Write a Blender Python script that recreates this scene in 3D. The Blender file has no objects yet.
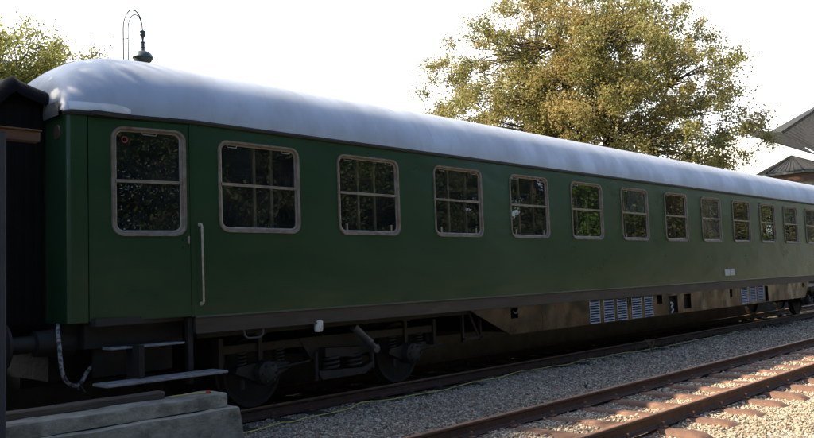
import bpy, math, random
import numpy as np
from mathutils import Vector, Matrix
R = math.radians
random.seed(7)
sc = bpy.context.scene
COL = sc.collection

# ------------------------------------------------------------------ camera
cam_d = bpy.data.cameras.new('camera'); cam_o = bpy.data.objects.new('camera', cam_d); COL.objects.link(cam_o)
cam_d.sensor_width = 36; cam_d.lens = 800 / 814 * 36; cam_d.clip_end = 3000; cam_d.clip_start = .05
r_ = Vector((0.68879569, -0.72398787, -0.03744418)); u_ = Vector((-0.02899946, -0.0791252, 0.99644279)); f_ = Vector((0.72437527, 0.68525964, 0.07549636))
m = Matrix((r_, u_, -f_)).transposed().to_4x4(); m.translation = Vector((0, -8.159, 1.594))
cam_o.matrix_world = m
sc.camera = cam_o

# ------------------------------------------------------------------ light
SUN = Vector((-0.60, 0.50, 0.665)).normalized()
el = math.asin(SUN.z)
w = bpy.data.worlds.new('World'); sc.world = w; w.use_nodes = True
nt = w.node_tree; bg = nt.nodes['Background']; bg.inputs['Strength'].default_value = .10
sky = nt.nodes.new('ShaderNodeTexSky'); sky.sky_type = 'NISHITA'; sky.sun_disc = False
sky.sun_elevation = el; sky.sun_rotation = math.atan2(SUN.x, SUN.y)
sky.dust_density = 1.6; sky.air_density = 1.0; sky.ozone_density = 1.5; sky.altitude = 300
# a veil of thin bright cloud, thickest low down on the far side of the line
tc = nt.nodes.new('ShaderNodeTexCoord')
dot = nt.nodes.new('ShaderNodeVectorMath'); dot.operation = 'DOT_PRODUCT'
dot.inputs[1].default_value = Vector((.35, .93, -.18)).normalized()
nt.links.new(tc.outputs['Generated'], dot.inputs[0])
noi = nt.nodes.new('ShaderNodeTexNoise'); noi.inputs['Scale'].default_value = 2.2; noi.inputs['Detail'].default_value = 4
nt.links.new(tc.outputs['Generated'], noi.inputs['Vector'])
ad = nt.nodes.new('ShaderNodeMath'); ad.operation = 'MULTIPLY_ADD'; ad.inputs[1].default_value = .35
nt.links.new(noi.outputs['Fac'], ad.inputs[0]); nt.links.new(dot.outputs['Value'], ad.inputs[2])
mr = nt.nodes.new('ShaderNodeMapRange'); mr.inputs['From Min'].default_value = .05; mr.inputs['From Max'].default_value = .75
mr.interpolation_type = 'SMOOTHSTEP'
nt.links.new(ad.outputs[0], mr.inputs['Value'])
mx = nt.nodes.new('ShaderNodeMix'); mx.data_type = 'RGBA'
mx.inputs['B'].default_value = (9.8, 10.0, 10.5, 1)
nt.links.new(mr.outputs['Result'], mx.inputs['Factor']); nt.links.new(sky.outputs[0], mx.inputs['A'])
nt.links.new(mx.outputs['Result'], bg.inputs['Color'])
sl = bpy.data.lights.new('sun', 'SUN'); sl.energy = 5.0; sl.angle = R(.55); sl.color = (1, .84, .60)
so = bpy.data.objects.new('sun', sl); COL.objects.link(so); so.rotation_euler = SUN.to_track_quat('Z', 'Y').to_euler()
so.location = (0, 0, 40)
sc.view_settings.view_transform = 'Standard'; sc.view_settings.look = 'None'; sc.view_settings.exposure = 1.3; sc.view_settings.gamma = 1
sc.view_settings.use_curve_mapping = False

# ------------------------------------------------------------------ materials
MATS = {}
def mat(name, c1, c2=None, scale=5., rough=.6, metal=0., bump=0., bscale=None, detail=5., spec=.5, coat=0., stretch=(1, 1, 1),
        lo=.35, hi=.65, c3=None, c3scale=1.5, c3lo=.55, c3hi=.7, rvar=0., bdist=.02, bdetail=6):
    if name in MATS: return MATS[name]
    M = bpy.data.materials.new(name); M.use_nodes = True; n = M.node_tree.nodes; l = M.node_tree.links
    b = n['Principled BSDF']; b.inputs['Roughness'].default_value = rough; b.inputs['Metallic'].default_value = metal
    b.inputs['Specular IOR Level'].default_value = spec; b.inputs['Coat Weight'].default_value = coat; b.inputs['Coat Roughness'].default_value = .12
    tcn = n.new('ShaderNodeTexCoord'); mp = n.new('ShaderNodeMapping'); mp.inputs['Scale'].default_value = stretch
    l.new(tcn.outputs['Object'], mp.inputs['Vector'])
    c2 = c2 or tuple(x * .75 for x in c1)
    no = n.new('ShaderNodeTexNoise'); no.inputs['Scale'].default_value = scale; no.inputs['Detail'].default_value = detail
    l.new(mp.outputs[0], no.inputs['Vector'])
    rp = n.new('ShaderNodeMapRange'); rp.inputs['From Min'].default_value = lo; rp.inputs['From Max'].default_value = hi
    l.new(no.outputs['Fac'], rp.inputs['Value'])
    mi = n.new('ShaderNodeMix'); mi.data_type = 'RGBA'; mi.inputs['A'].default_value = (*c1, 1); mi.inputs['B'].default_value = (*c2, 1)
    l.new(rp.outputs['Result'], mi.inputs['Factor']); out = mi.outputs['Result']
    if c3:
        n3 = n.new('ShaderNodeTexNoise'); n3.inputs['Scale'].default_value = c3scale; n3.inputs['Detail'].default_value = 8; n3.inputs['Roughness'].default_value = .65
        l.new(mp.outputs[0], n3.inputs['Vector'])
        r3 = n.new('ShaderNodeMapRange'); r3.inputs['From Min'].default_value = c3lo; r3.inputs['From Max'].default_value = c3hi
        l.new(n3.outputs['Fac'], r3.inputs['Value'])
        m3 = n.new('ShaderNodeMix'); m3.data_type = 'RGBA'; m3.inputs['B'].default_value = (*c3, 1)
        l.new(r3.outputs['Result'], m3.inputs['Factor']); l.new(out, m3.inputs['A']); out = m3.outputs['Result']
    l.new(out, b.inputs['Base Color'])
    if rvar:
        rr = n.new('ShaderNodeMapRange'); rr.inputs['To Min'].default_value = max(.02, rough - rvar); rr.inputs['To Max'].default_value = rough + rvar
        rr.inputs['From Min'].default_value = .3; rr.inputs['From Max'].default_value = .7
        l.new(no.outputs['Fac'], rr.inputs['Value']); l.new(rr.outputs['Result'], b.inputs['Roughness'])
    if bump:
        nb = n.new('ShaderNodeTexNoise'); nb.inputs['Scale'].default_value = bscale or scale * 3; nb.inputs['Detail'].default_value = bdetail
        l.new(mp.outputs[0], nb.inputs['Vector'])
        bu = n.new('ShaderNodeBump'); bu.inputs['Strength'].default_value = bump; bu.inputs['Distance'].default_value = bdist
        l.new(nb.outputs['Fac'], bu.inputs['Height']); l.new(bu.outputs[0], b.inputs['Normal'])
        if coat: l.new(bu.outputs[0], b.inputs['Coat Normal'])
    MATS[name] = M
    return M

def island_mat(name, cols, rough=.8, transl=0., cluster=None, cscale=.35):
    """colour chosen per mesh island (per stone, per leaf), plus an optional large-scale second ramp"""
    M = bpy.data.materials.new(name); M.use_nodes = True; n = M.node_tree.nodes; l = M.node_tree.links
    b = n['Principled BSDF']; b.inputs['Roughness'].default_value = rough; b.inputs['Specular IOR Level'].default_value = .3
    g = n.new('ShaderNodeNewGeometry'); cr = n.new('ShaderNodeValToRGB'); cr.color_ramp.interpolation = 'CONSTANT' if len(cols) > 3 else 'LINEAR'
    e = cr.color_ramp.elements
    while len(e) < len(cols): e.new(.5)
    for i, c in enumerate(cols): e[i].position = i / len(cols); e[i].color = (*c, 1)
    l.new(g.outputs['Random Per Island'], cr.inputs['Fac']); out = cr.outputs['Color']
    if cluster:
        tcn = n.new('ShaderNodeTexCoord'); no = n.new('ShaderNodeTexNoise'); no.inputs['Scale'].default_value = cscale; no.inputs['Detail'].default_value = 3
        l.new(tcn.outputs['Object'], no.inputs['Vector'])
        cr2 = n.new('ShaderNodeValToRGB'); e2 = cr2.color_ramp.elements
        while len(e2) < len(cluster): e2.new(.5)
        for i, c in enumerate(cluster): e2[i].position = .35 + .3 * i / (len(cluster) - 1); e2[i].color = (*c, 1)
        l.new(no.outputs['Fac'], cr2.inputs['Fac'])
        mi = n.new('ShaderNodeMix'); mi.data_type = 'RGBA'; mi.inputs['Factor'].default_value = .55
        l.new(out, mi.inputs['A']); l.new(cr2.outputs['Color'], mi.inputs['B']); out = mi.outputs['Result']
    l.new(out, b.inputs['Base Color'])
    if transl:
        t = n.new('ShaderNodeBsdfTranslucent'); ms = n.new('ShaderNodeMixShader'); ms.inputs[0].default_value = transl
        l.new(out, t.inputs['Color']); l.new(b.outputs[0], ms.inputs[1]); l.new(t.outputs[0], ms.inputs[2])
        l.new(ms.outputs[0], n['Material Output'].inputs['Surface'])
    return M

def glass_mat(name, tint, refl=1.5, rough=0.0, film=0.):
    M = bpy.data.materials.new(name); M.use_nodes = True; n = M.node_tree.nodes; l = M.node_tree.links
    n.remove(n['Principled BSDF'])
    tr = n.new('ShaderNodeBsdfTransparent'); tr.inputs[0].default_value = (*tint, 1)
    gl = n.new('ShaderNodeBsdfGlossy'); gl.inputs['Roughness'].default_value = rough
    fr = n.new('ShaderNodeFresnel'); fr.inputs['IOR'].default_value = refl
    tcn = n.new('ShaderNodeTexCoord'); no = n.new('ShaderNodeTexNoise'); no.inputs['Scale'].default_value = 1.3; no.inputs['Detail'].default_value = 1
    l.new(tcn.outputs['Object'], no.inputs['Vector'])
    bu = n.new('ShaderNodeBump'); bu.inputs['Strength'].default_value = .12; bu.inputs['Distance'].default_value = .02
    l.new(no.outputs['Fac'], bu.inputs['Height']); l.new(bu.outputs[0], gl.inputs['Normal'])
    mu = n.new('ShaderNodeMath'); mu.operation = 'MULTIPLY_ADD'; mu.use_clamp = True; mu.inputs[1].default_value = 1.5; mu.inputs[2].default_value = .04
    l.new(fr.outputs[0], mu.inputs[0])
    ms = n.new('ShaderNodeMixShader'); l.new(mu.outputs[0], ms.inputs[0]); l.new(tr.outputs[0], ms.inputs[1]); l.new(gl.outputs[0], ms.inputs[2])
    if film:   # pale bluish film, painting haze and pale reflection onto the pane
        df = n.new('ShaderNodeBsdfDiffuse'); df.inputs[0].default_value = (.35, .42, .45, 1)
        m2 = n.new('ShaderNodeMixShader'); m2.inputs[0].default_value = film
        n2 = n.new('ShaderNodeTexNoise'); n2.inputs['Scale'].default_value = 3; l.new(tcn.outputs['Object'], n2.inputs['Vector'])
        mm = n.new('ShaderNodeMath'); mm.operation = 'MULTIPLY'; mm.inputs[1].default_value = film * 2; l.new(n2.outputs['Fac'], mm.inputs[0])
        l.new(mm.outputs[0], m2.inputs[0]); l.new(ms.outputs[0], m2.inputs[1]); l.new(df.outputs[0], m2.inputs[2]); ms = m2
    l.new(ms.outputs[0], n['Material Output'].inputs['Surface'])
    return M

GREEN = mat('green_paint', (.0155, .051, .0225), (.019, .058, .025), 1.1, .30, coat=.15, bump=.35, bscale=1.4, bdist=.05, bdetail=2, rvar=.03, stretch=(.6, 1, 1.3), spec=.42)
SOLE = mat('weathered_brown_paint', (.060, .048, .038), (.040, .033, .027), 5, .6, bump=.2, stretch=(.3, 1, 1.5), c3=(.09, .07, .05), c3scale=3)
FAIR = mat('fairing_rust_and_reflections', (.012, .010, .008), (.045, .027, .016), 1.1, .27, bump=.7, bscale=1.4, bdist=.10, bdetail=1, spec=.26, c3=(.006, .006, .006), c3scale=1.4, c3lo=.5, c3hi=.62, rvar=.12, lo=.42, hi=.6)  # rust tone, plus brown and dark blotches painted for broken reflections
ROOF = mat('silver_roof_paint', (.53, .57, .645), (.47, .51, .58), 1.5, .58, metal=.66, bump=.2, bscale=5, bdist=.010, bdetail=4, c3=(.38, .40, .44), c3scale=4.2, c3lo=.50, c3hi=1.0, rvar=.08, stretch=(1.4, .8, .8))
PATCH = mat('bright_aluminium', (.85, .87, .90), (.76, .78, .82), 6, .4, metal=.35, bump=.1)
ALU = mat('worn_window_metal', (.27, .235, .195), (.17, .14, .11), 9, .55, metal=.3, bump=.2, c3=(.17, .085, .055), c3scale=4, c3lo=.56, c3hi=.68)
SASH = mat('sash_metal', (.36, .33, .30), (.24, .21, .19), 8, .45, metal=.5)
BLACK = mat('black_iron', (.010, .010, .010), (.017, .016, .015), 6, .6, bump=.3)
DARK = mat('underframe_grime', (.007, .0068, .0065), (.011, .0095, .0085), 6, .7, bump=.4, c3=(.016, .012, .010), c3scale=5)
BOGIE = mat('bogie_grime', (.013, .012, .0115), (.022, .019, .017), 7, .6, bump=.4, c3=(.032, .023, .018), c3scale=6)
RUBBER = mat('black_rubber', (.0035, .0035, .004), (.006, .006, .007), 5, .7, bump=.25, spec=.15)
GREY = mat('grey_damper_metal', (.09, .092, .10), (.055, .055, .06), 6, .45, metal=.3)
WHITE = mat('white_enamel', (.75, .74, .70), (.55, .53, .48), 12, .5)
BEIGE = mat('beige_handle_paint', (.52, .47, .36), (.34, .29, .21), 14, .45)
STEP = mat('step_grating_metal', (.30, .30, .31), (.20, .20, .21), 12, .6, metal=.3, bump=.4)
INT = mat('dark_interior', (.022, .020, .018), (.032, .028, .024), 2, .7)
POLE = mat('interior_post_paint', (.40, .38, .32), (.30, .29, .24), 5, .5)
LOUV = mat('louvre_metal', (.38, .42, .48), (.26, .29, .34), 9, .4, metal=.6)
RUST = mat('rusted_rail', (.085, .040, .028), (.060, .030, .022), 9, .7, bump=.35, c3=(.13, .06, .035), c3scale=4)
RAILTOP = mat('rail_head_rust_and_glow', (.30, .15, .085), (.20, .10, .055), 12, .55, metal=.15, bump=.1)  # rust of the head, lightened and warmed for its sunlit glow
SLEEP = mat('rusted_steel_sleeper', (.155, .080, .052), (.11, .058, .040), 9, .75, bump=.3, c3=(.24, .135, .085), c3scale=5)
CONC = mat('weathered_concrete', (.36, .335, .28), (.25, .235, .19), 9, .9, bump=1., bscale=26, c3=(.10, .092, .07), c3scale=3.4, c3lo=.46, c3hi=.70, bdist=.012, stretch=(.9, 1, 1.3))
WOODD = mat('dark_timber', (.10, .075, .058), (.06, .045, .035), 8, .85, bump=.6, stretch=(.2, 1, 2))
WOODR = mat('weathered_orange_timber', (.15, .075, .042), (.08, .05, .036), 7, .85, bump=.5, stretch=(.3, 1, 3))
IRONB = mat('blue_grey_iron', (.035, .038, .05), (.05, .05, .06), 6, .6, bump=.2)
SLATE = mat('grey_slate', (.026, .028, .031), (.040, .041, .044), 6, .9, bump=.3, spec=.2)
ROOF_GLARE = mat('glare_white_roof_sheet', (.80, .80, .78), (.74, .74, .72), 2, .5, bump=.1)  # near-white colour stands for the glare on the lower roof slope
FASC = mat('brown_fascia', (.20, .11, .075), (.14, .08, .055), 4, .7, stretch=(1, 1, 4))
CREAM = mat('cream_render', (.62, .55, .42), (.54, .48, .37), 2, .9, bump=.1)
BARK = mat('bark', (.055, .042, .032), (.085, .066, .05), 6, .9, bump=.7, stretch=(2, 2, .5))
LAMPG = mat('verdigris_lamp', (.10, .14, .15), (.07, .09, .10), 10, .5, metal=.5)
YEL = mat('yellow_cable_sheath', (.62, .55, .14), (.50, .44, .12), 6, .5)
GLASS = glass_mat('window_glass', (.80, .84, .83), 1.5, film=.03)
GLASSD = glass_mat('hazy_window_glass', (.70, .76, .76), 1.5, film=.13)

# ------------------------------------------------------------------ mesh helpers
class MB:
    def __init__(s): s.v = []; s.f = []; s.sm = []
    def add(s, v, f, smooth=False):
        o = len(s.v); s.v += [tuple(p) for p in v]; s.f += [tuple(i + o for i in q) for q in f]; s.sm += [smooth] * len(f)
        return s
    def box(s, x0, x1, y0, y1, z0, z1, bev=0.):
        if bev <= 0:
            v = [(x, y, z) for x in (x0, x1) for y in (y0, y1) for z in (z0, z1)]
            f = [(0, 1, 3, 2), (4, 6, 7, 5), (0, 4, 5, 1), (2, 3, 7, 6), (0, 2, 6, 4), (1, 5, 7, 3)]
            return s.add(v, f)
        b = bev; v = []; idx = {}
        for i, (x, sx) in enumerate(((x0, 1), (x1, -1))):
            for j, (y, sy) in enumerate(((y0, 1), (y1, -1))):
                for k, (z, sz) in enumerate(((z0, 1), (z1, -1))):
                    idx[i, j, k] = len(v)
                    v += [(x, y + sy * b, z + sz * b), (x + sx * b, y, z + sz * b), (x + sx * b, y + sy * b, z)]
        I = lambda i, j, k, a: idx[i, j, k] + a
        f = []
        for i in (0, 1): f.append((I(i,0,0,0), I(i,0,1,0), I(i,1,1,0), I(i,1,0,0)) if i == 0 else (I(i,0,0,0), I(i,1,0,0), I(i,1,1,0), I(i,0,1,0)))
        for j in (0, 1): f.append((I(0,j,0,1), I(1,j,0,1), I(1,j,1,1), I(0,j,1,1)) if j == 0 else (I(0,j,0,1), I(0,j,1,1), I(1,j,1,1), I(1,j,0,1)))
        for k in (0, 1): f.append((I(0,0,k,2), I(0,1,k,2), I(1,1,k,2), I(1,0,k,2)) if k == 0 else (I(0,0,k,2), I(1,0,k,2), I(1,1,k,2), I(0,1,k,2)))
        for i in (0, 1):
            for j in (0, 1): f.append((I(i,j,0,0), I(i,j,0,1), I(i,j,1,1), I(i,j,1,0)))
            for k in (0, 1): f.append((I(i,0,k,0), I(i,0,k,2), I(i,1,k,2), I(i,1,k,0)))
        for j in (0, 1):
            for k in (0, 1): f.append((I(0,j,k,1), I(0,j,k,2), I(1,j,k,2), I(1,j,k,1)))
        for i in (0, 1):
            for j in (0, 1):
                for k in (0, 1): f.append((I(i,j,k,0), I(i,j,k,1), I(i,j,k,2)))
        return s.add(v, f)
    def tube(s, pts, r, n=8, cap=True):
        pts = [Vector(p) for p in pts]; rs = r if isinstance(r, (list, tuple)) else [r] * len(pts)
        d0 = (pts[1] - pts[0]).normalized(); a = Vector((0, 0, 1)) if abs(d0.z) < .9 else Vector((1, 0, 0))
        u = d0.cross(a).normalized(); v = []; f = []
        for i, p in enumerate(pts):
            d = (pts[min(i + 1, len(pts) - 1)] - pts[max(i - 1, 0)]).normalized()
            u = (u - d * u.dot(d)).normalized(); w2 = d.cross(u)
            for k in range(n):
                t = 2 * math.pi * k / n; v.append(p + (u * math.cos(t) + w2 * math.sin(t)) * rs[i])
        for i in range(len(pts) - 1):
            for k in range(n): f.append((i * n + k, i * n + (k + 1) % n, (i + 1) * n + (k + 1) % n, (i + 1) * n + k))
        if cap: f.append(tuple(range(n))[::-1]); f.append(tuple((len(pts) - 1) * n + k for k in range(n)))
        return s.add(v, f, True)
    def lathe(s, prof, c=(0, 0, 0), axis='z', n=24):
        v = []; f = []; m_ = len(prof)
        for k in range(n):
            t = 2 * math.pi * k / n
            for r, h in prof:
                a, b = r * math.cos(t), r * math.sin(t)
                p = (a, b, h) if axis == 'z' else ((a, h, b) if axis == 'y' else (h, a, b))
                v.append((p[0] + c[0], p[1] + c[1], p[2] + c[2]))
        for k in range(n):
            for i in range(m_ - 1): f.append((k * m_ + i, ((k + 1) % n) * m_ + i, ((k + 1) % n) * m_ + i + 1, k * m_ + i + 1))
        return s.add(v, f, True)
    def strip(s, rows, smooth=True, closed=False):
        """rows: list of equal length point lists"""
        n_ = len(rows[0]); v = [p for r in rows for p in r]; f = []
        for i in range(len(rows) - 1):
            for k in range(n_ - (0 if closed else 1)): f.append((i * n_ + k, i * n_ + (k + 1) % n_, (i + 1) * n_ + (k + 1) % n_, (i + 1) * n_ + k))
        return s.add(v, f, smooth)
    def prism(s, poly, d, smooth=False):
        n_ = len(poly); d = Vector(d); v = [Vector(p) for p in poly] + [Vector(p) + d for p in poly]
        f = [tuple(range(n_)), tuple(range(2 * n_ - 1, n_ - 1, -1))] + [(i, i + n_, (i + 1) % n_ + n_, (i + 1) % n_) for i in range(n_)]
        return s.add(v, f, smooth)
    def build(s, name, material, parent=None, fix=True, orig=None):
        o0 = Vector(orig) if orig else Vector((0, 0, 0))
        if parent is not None: o0 = world_loc(parent)
        me = bpy.data.meshes.new(name); me.from_pydata([tuple(Vector(p) - o0) for p in s.v], [], s.f)
        me.polygons.foreach_set('use_smooth', s.sm)
        if fix:
            import bmesh
            bm = bmesh.new(); bm.from_mesh(me); bmesh.ops.recalc_face_normals(bm, faces=bm.faces); bm.to_mesh(me); bm.free()
        me.materials.append(material)
        if any(s.sm):
            try: me.set_sharp_from_angle(angle=R(40))
            except Exception: pass
        o = bpy.data.objects.new(name, me); COL.objects.link(o)
        if parent is not None: o.parent = parent
        elif orig: o.location = orig
        return o

def world_loc(o):
    l = Vector((0, 0, 0))
    while o is not None: l = l + o.location; o = o.parent
    return l
def tag(o, label=None, cat=None, group=None, kind=None):
    if label: o['label'] = label
    if cat: o['category'] = cat
    if group: o['group'] = group
    if kind: o['kind'] = kind
    return o
def empty(name, loc, label, cat, group=None):
    o = bpy.data.objects.new(name, None); COL.objects.link(o); o.location = loc; o.empty_display_size = .2
    return tag(o, label, cat, group)
def copy_tree(o, parent=None, depth=0):
    c = o.copy(); COL.objects.link(c)
    if parent is not None: c.parent = parent
    for ch in list(o.children): copy_tree(ch, c)
    return c

# ------------------------------------------------------------------ coach
XA, XB = 3.665, 32.855          # coach ends
CY = 1.42                    # centre line
ZS, ZG = 1.262, 3.53
def yoff(x):
    if x < 5.03: return .235 * (5.03 - x) / 1.155
    if x > 31.5: return .235 * (x - 31.5) / 1.155
    return 0.
coach = empty('railway_coach', (18.2, CY, 0), 'dark green passenger railway coach with silver roof standing on the far track', 'railway coach')

def rrect(x0, x1, z0, z1, r, n=6):
    """rounded rectangle, counter clockwise, starts bottom left arc; (n+1)*4 points, n even"""
    o = []
    for cx, cz, a0 in ((x0 + r, z0 + r, 180), (x1 - r, z0 + r, 270), (x1 - r, z1 - r, 0), (x0 + r, z1 - r, 90)):
        for k in range(n + 1):
            a = R(a0 + 90 * k / n); o.append((cx + r * math.cos(a), cz + r * math.sin(a)))
    return o
def holed(mb, X0, X1, Z0, Z1, hole, n=6, y=0., depth=.05, yf=None):
    yf = yf or (lambda x: 0.)
    out = []
    for c, (hx, hz) in enumerate(((X0, Z0), (X1, Z0), (X1, Z1), (X0, Z1))):
        for k in range(n + 1):
            px, pz = hole[c * (n + 1) + k]
            h = n // 2
            if k == h: out.append((hx, hz))
            elif (k < h) == (c in (0, 2)): out.append((hx, pz))
            else: out.append((px, hz))
    N = len(hole)
    A = [(a, y + yf(a), b) for a, b in out]; B = [(a, y + yf(a), b) for a, b in hole]; C_ = [(a, y + yf(a) + depth, b) for a, b in hole]
    f = []
    for i in range(N):
        j = (i + 1) % N; f.append((i, j, N + j, N + i)); f.append((N + i, N + j, 2 * N + j, 2 * N + i))
    mb.add(A + B + C_, f)
def ring(mb, outer, inner, yo, yi, yback, yf=None):
    """flat ring with an outer flank from yo back to the wall and an inner flank to yback"""
    yf = yf or (lambda x: 0.)
    N = len(outer); L = lambda loop, y: [(a, y + yf(a), b) for a, b in loop]
    mid = [(a * .5 + c * .5, b * .5 + d * .5) for (a, b), (c, d) in zip(outer, inner)]
    V = L(outer, .004) + L([(a * .88 + c * .12, b * .88 + d * .12) for (a, b), (c, d) in zip(outer, inner)], yo) + L([(a * .3 + c * .7, b * .3 + d * .7) for (a, b), (c, d) in zip(outer, inner)], yo) + L(inner, yi) + L(inner, yback)
    f = []
    for r in range(4):
        for i in range(N):
            j = (i + 1) % N; f.append((r * N + i, r * N + j, (r + 1) * N + j, (r + 1) * N + i))
    mb.add(V, f)

WIN = [(5.362, 6.60), (7.262, 8.472), (9.246, 10.45), (11.22, 12.412), (13.178, 14.345), (15.114, 16.292), (17.095, 18.255), (19.055, 20.22), (20.995, 22.19), (22.93, 24.11), (24.84, 26.03), (26.79, 27.97), (28.74, 29.93)]
ZB, ZT = 2.238, 3.36
body = MB()
edges = [5.03] + [(WIN[i][1] + WIN[i + 1][0]) / 2 for i in range(len(WIN) - 1)] + [31.5]
for i, (a, b) in enumerate(WIN):
    holed(body, edges[i], edges[i + 1], ZS, ZG, rrect(a + .03, b - .03, ZB + .03, ZT - .03, .11))
# end pillars around the door, rounded corner, end wall
def plan_corner(sgn, n=8):
    pts = [(3.875, .235)]
    for k in range(n + 1):
        a = R(90 * k / n)
        pts.append((3.725 - .06 * math.sin(a), .262 + .06 * (1 - math.cos(a))))
    return pts if sgn < 0 else [(XA + XB - x, y) for x, y in pts]
for sgn in (-1, 1):
    pc = plan_corner(sgn)
    body.strip([[(x, y, ZS) for x, y in pc], [(x, y, ZG + .1) for x, y in pc]])
    body.strip([[(x, 2 * CY - y, ZS) for x, y in pc], [(x, 2 * CY - y, ZG + .1) for x, y in pc]])
    ex = pc[-1][0]
    body.add([(ex, pc[-1][1], ZS), (ex, 2 * CY - pc[-1][1], ZS), (ex, 2 * CY - pc[-1][1], ZG + .1), (ex, pc[-1][1], ZG + .1)], [(0, 1, 2, 3)])
    T = (lambda x: x) if sgn < 0 else (lambda x: XA + XB - x)
    # lintel over the door and slim post beside it
    body.add([(T(3.875), .235, 3.495), (T(4.985), yoff(4.985), 3.495), (T(4.985), yoff(4.985), ZG), (T(3.875), .235, ZG)], [(0, 1, 2, 3)])
    body.add([(T(4.985), yoff(4.985), ZS), (T(5.03), 0, ZS), (T(5.03), 0, ZG), (T(4.985), yoff(4.985), ZG)], [(0, 1, 2, 3)])
    body.add([(T(4.985), yoff(4.985), ZS), (T(4.985), yoff(4.985), ZG), (T(4.985), .09, ZG), (T(4.985), .09, ZS)], [(0, 1, 2, 3)])
    body.add([(T(3.875), .235, ZS), (T(3.875), .235, ZG), (T(3.875), .30, ZG), (T(3.875), .30, ZS)], [(0, 1, 2, 3)])
body.strip([[(3.875, 2 * CY - .235, z), (5.03, 2 * CY, z), (31.5, 2 * CY, z), (32.645, 2 * CY - .235, z)] for z in (ZS, ZG)], smooth=False)
bo = body.build('body', GREEN, coach)
# row of small rivet heads and blanking studs on the side
for x, z in ((8.02, 2.06), (8.95, 2.05), (8.47, 1.78), (12.2, 1.9), (14.6, 1.92), (17.0, 1.9), (19.3, 1.88), (21.7, 1.9), (24.6, 1.88)):
    rv = MB(); rv.lathe([(.0, -.008), (.012, -.007), (.016, .002)], (x, 0, z), 'y', 8); rv.build('stud', SOLE, bo)

# raised bead along the bottom of the side
bead = MB(); bead.box(5.03, 31.5, -.012, .03, 1.245, 1.268, .004); bead.build('side_bead', mat('bead_highlight_paint', (.05, .085, .065), (.07, .09, .07), 6, .4), coach)  # lighter green paints the thin highlight along the bead
sole = MB(); sole.box(5.032, 31.498, .008, .07, 1.066, 1.247)
sole.box(5.032, 31.498, -.004, .05, 1.062, 1.084, .003)
sole.build('sole_bar', SOLE, coach)

# gutter; its black also stands for the shadow line under the roof edge
def edge_path(off, z, inset=0.):
    pc = plan_corner(-1)[::-1]; out = []
    for x, y in pc:
        dx, dy = x - 3.875, y - .485
        out.append((x, y))
    out += [(5.03, 0.)]
    pts = out + [(XA + XB - x, y) for x, y in out[::-1]]
    cx = (XA + XB) / 2; res = []
    for i, (x, y) in enumerate(pts):
        a = Vector(pts[max(i - 1, 0)]); b = Vector(pts[min(i + 1, len(pts) - 1)]); d = (b - a).normalized(); nrm = Vector((d.y, -d.x))
        res.append((x + nrm.x * off, y + nrm.y * off, z))
    return res
gt = MB()
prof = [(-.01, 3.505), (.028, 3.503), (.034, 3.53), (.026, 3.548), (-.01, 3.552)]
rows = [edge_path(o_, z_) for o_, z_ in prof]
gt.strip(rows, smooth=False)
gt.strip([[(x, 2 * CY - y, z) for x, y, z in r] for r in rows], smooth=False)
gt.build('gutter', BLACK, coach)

# roof: one continuous shell with domed ends
Hh = .90; LD = 1.25
def gdome(dd): return (1 - (1 - min(1, max(0, dd))) ** 2.8) ** .42
def roof_pt(s, u):
    """s 0..1 near the left end, 1..2 middle, 2..3 right end (end zones 1.3 m); u -1..1 across"""
    L = LD
    if s <= 1: x = XA - .035 + (L + .0) * (1 - math.cos(s * math.pi / 2)); d = s
    elif s >= 2: x = XB + .035 - L * (1 - math.cos((3 - s) * math.pi / 2)); d = 3 - s
    else: x = XA - .035 + L + (XB - XA + .07 - 2 * L) * (s - 1); d = 1
    xx = x if x < 18 else XA + XB - x
    ye = yoff(max(xx, 3.73))
    if xx < 3.74: t = min(1, (3.74 - xx) / .11); ye += .10 * (1 - math.sqrt(max(0, 1 - t * t)))
    half = CY - ye + .022
    v = 1 - abs(u)
    prof_ = math.sqrt(max(0, 1 - (1 - v) ** 2.5))
    dd = min(1, (xx - (XA - .035)) / L)
    g = gdome(dd)
    # blend so that the middle of the dome comes down later than its shoulders
    return (x, CY + half * u, 3.548 + Hh * prof_ * g)
S = [i / 22 for i in range(23)] + [1 + i / 60 for i in range(1, 60)] + [2 + i / 22 for i in range(23)]
U = [-math.cos(math.pi * k / 44) for k in range(45)]
rf = MB(); rf.strip([[roof_pt(s, u) for u in U] for s in S]); roof = rf.build('roof', ROOF, coach)
# bright unpainted aluminium sheet on the corner of the roof edge, and a riveted grey sheet round the end
def on_roof(x, h0, h1, n=4, out=.010):
    pts = []
    for k in range(n + 1):
        h = h0 + (h1 - h0) * k / n
        xx = x
        ye = yoff(xx)
        dd = (xx - (XA - .035)) / LD; g = gdome(dd)
        fr = min(.99, (h - 3.548) / max(.02, Hh * g)); v = 1 - (1 - fr * fr) ** (1 / 2.5)
        half = CY - ye + .022
        pts.append((xx, CY - half * (1 - v) - out, h + out * .4))
    return pts
pm = MB(); xs_ = [3.68 + i * (4.32 - 3.68) / 8 for i in range(9)]
pm.strip([on_roof(x, 3.552, 3.645 - max(0, x - 4.2) * .35) for x in xs_]); pm.build('edge_plate', PATCH, roof)
pm2 = MB(); yy = [.36 + .05 * k for k in range(9)]
pm2.strip([[(3.618, y, 3.50), (3.612, y, 3.56), (3.618, y, 3.66)] for y in yy], smooth=False); pm2.build('end_plate', mat('grey_end_plate', (.20, .20, .19), (.14, .14, .14), 6, .5, metal=.3), roof)
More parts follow.
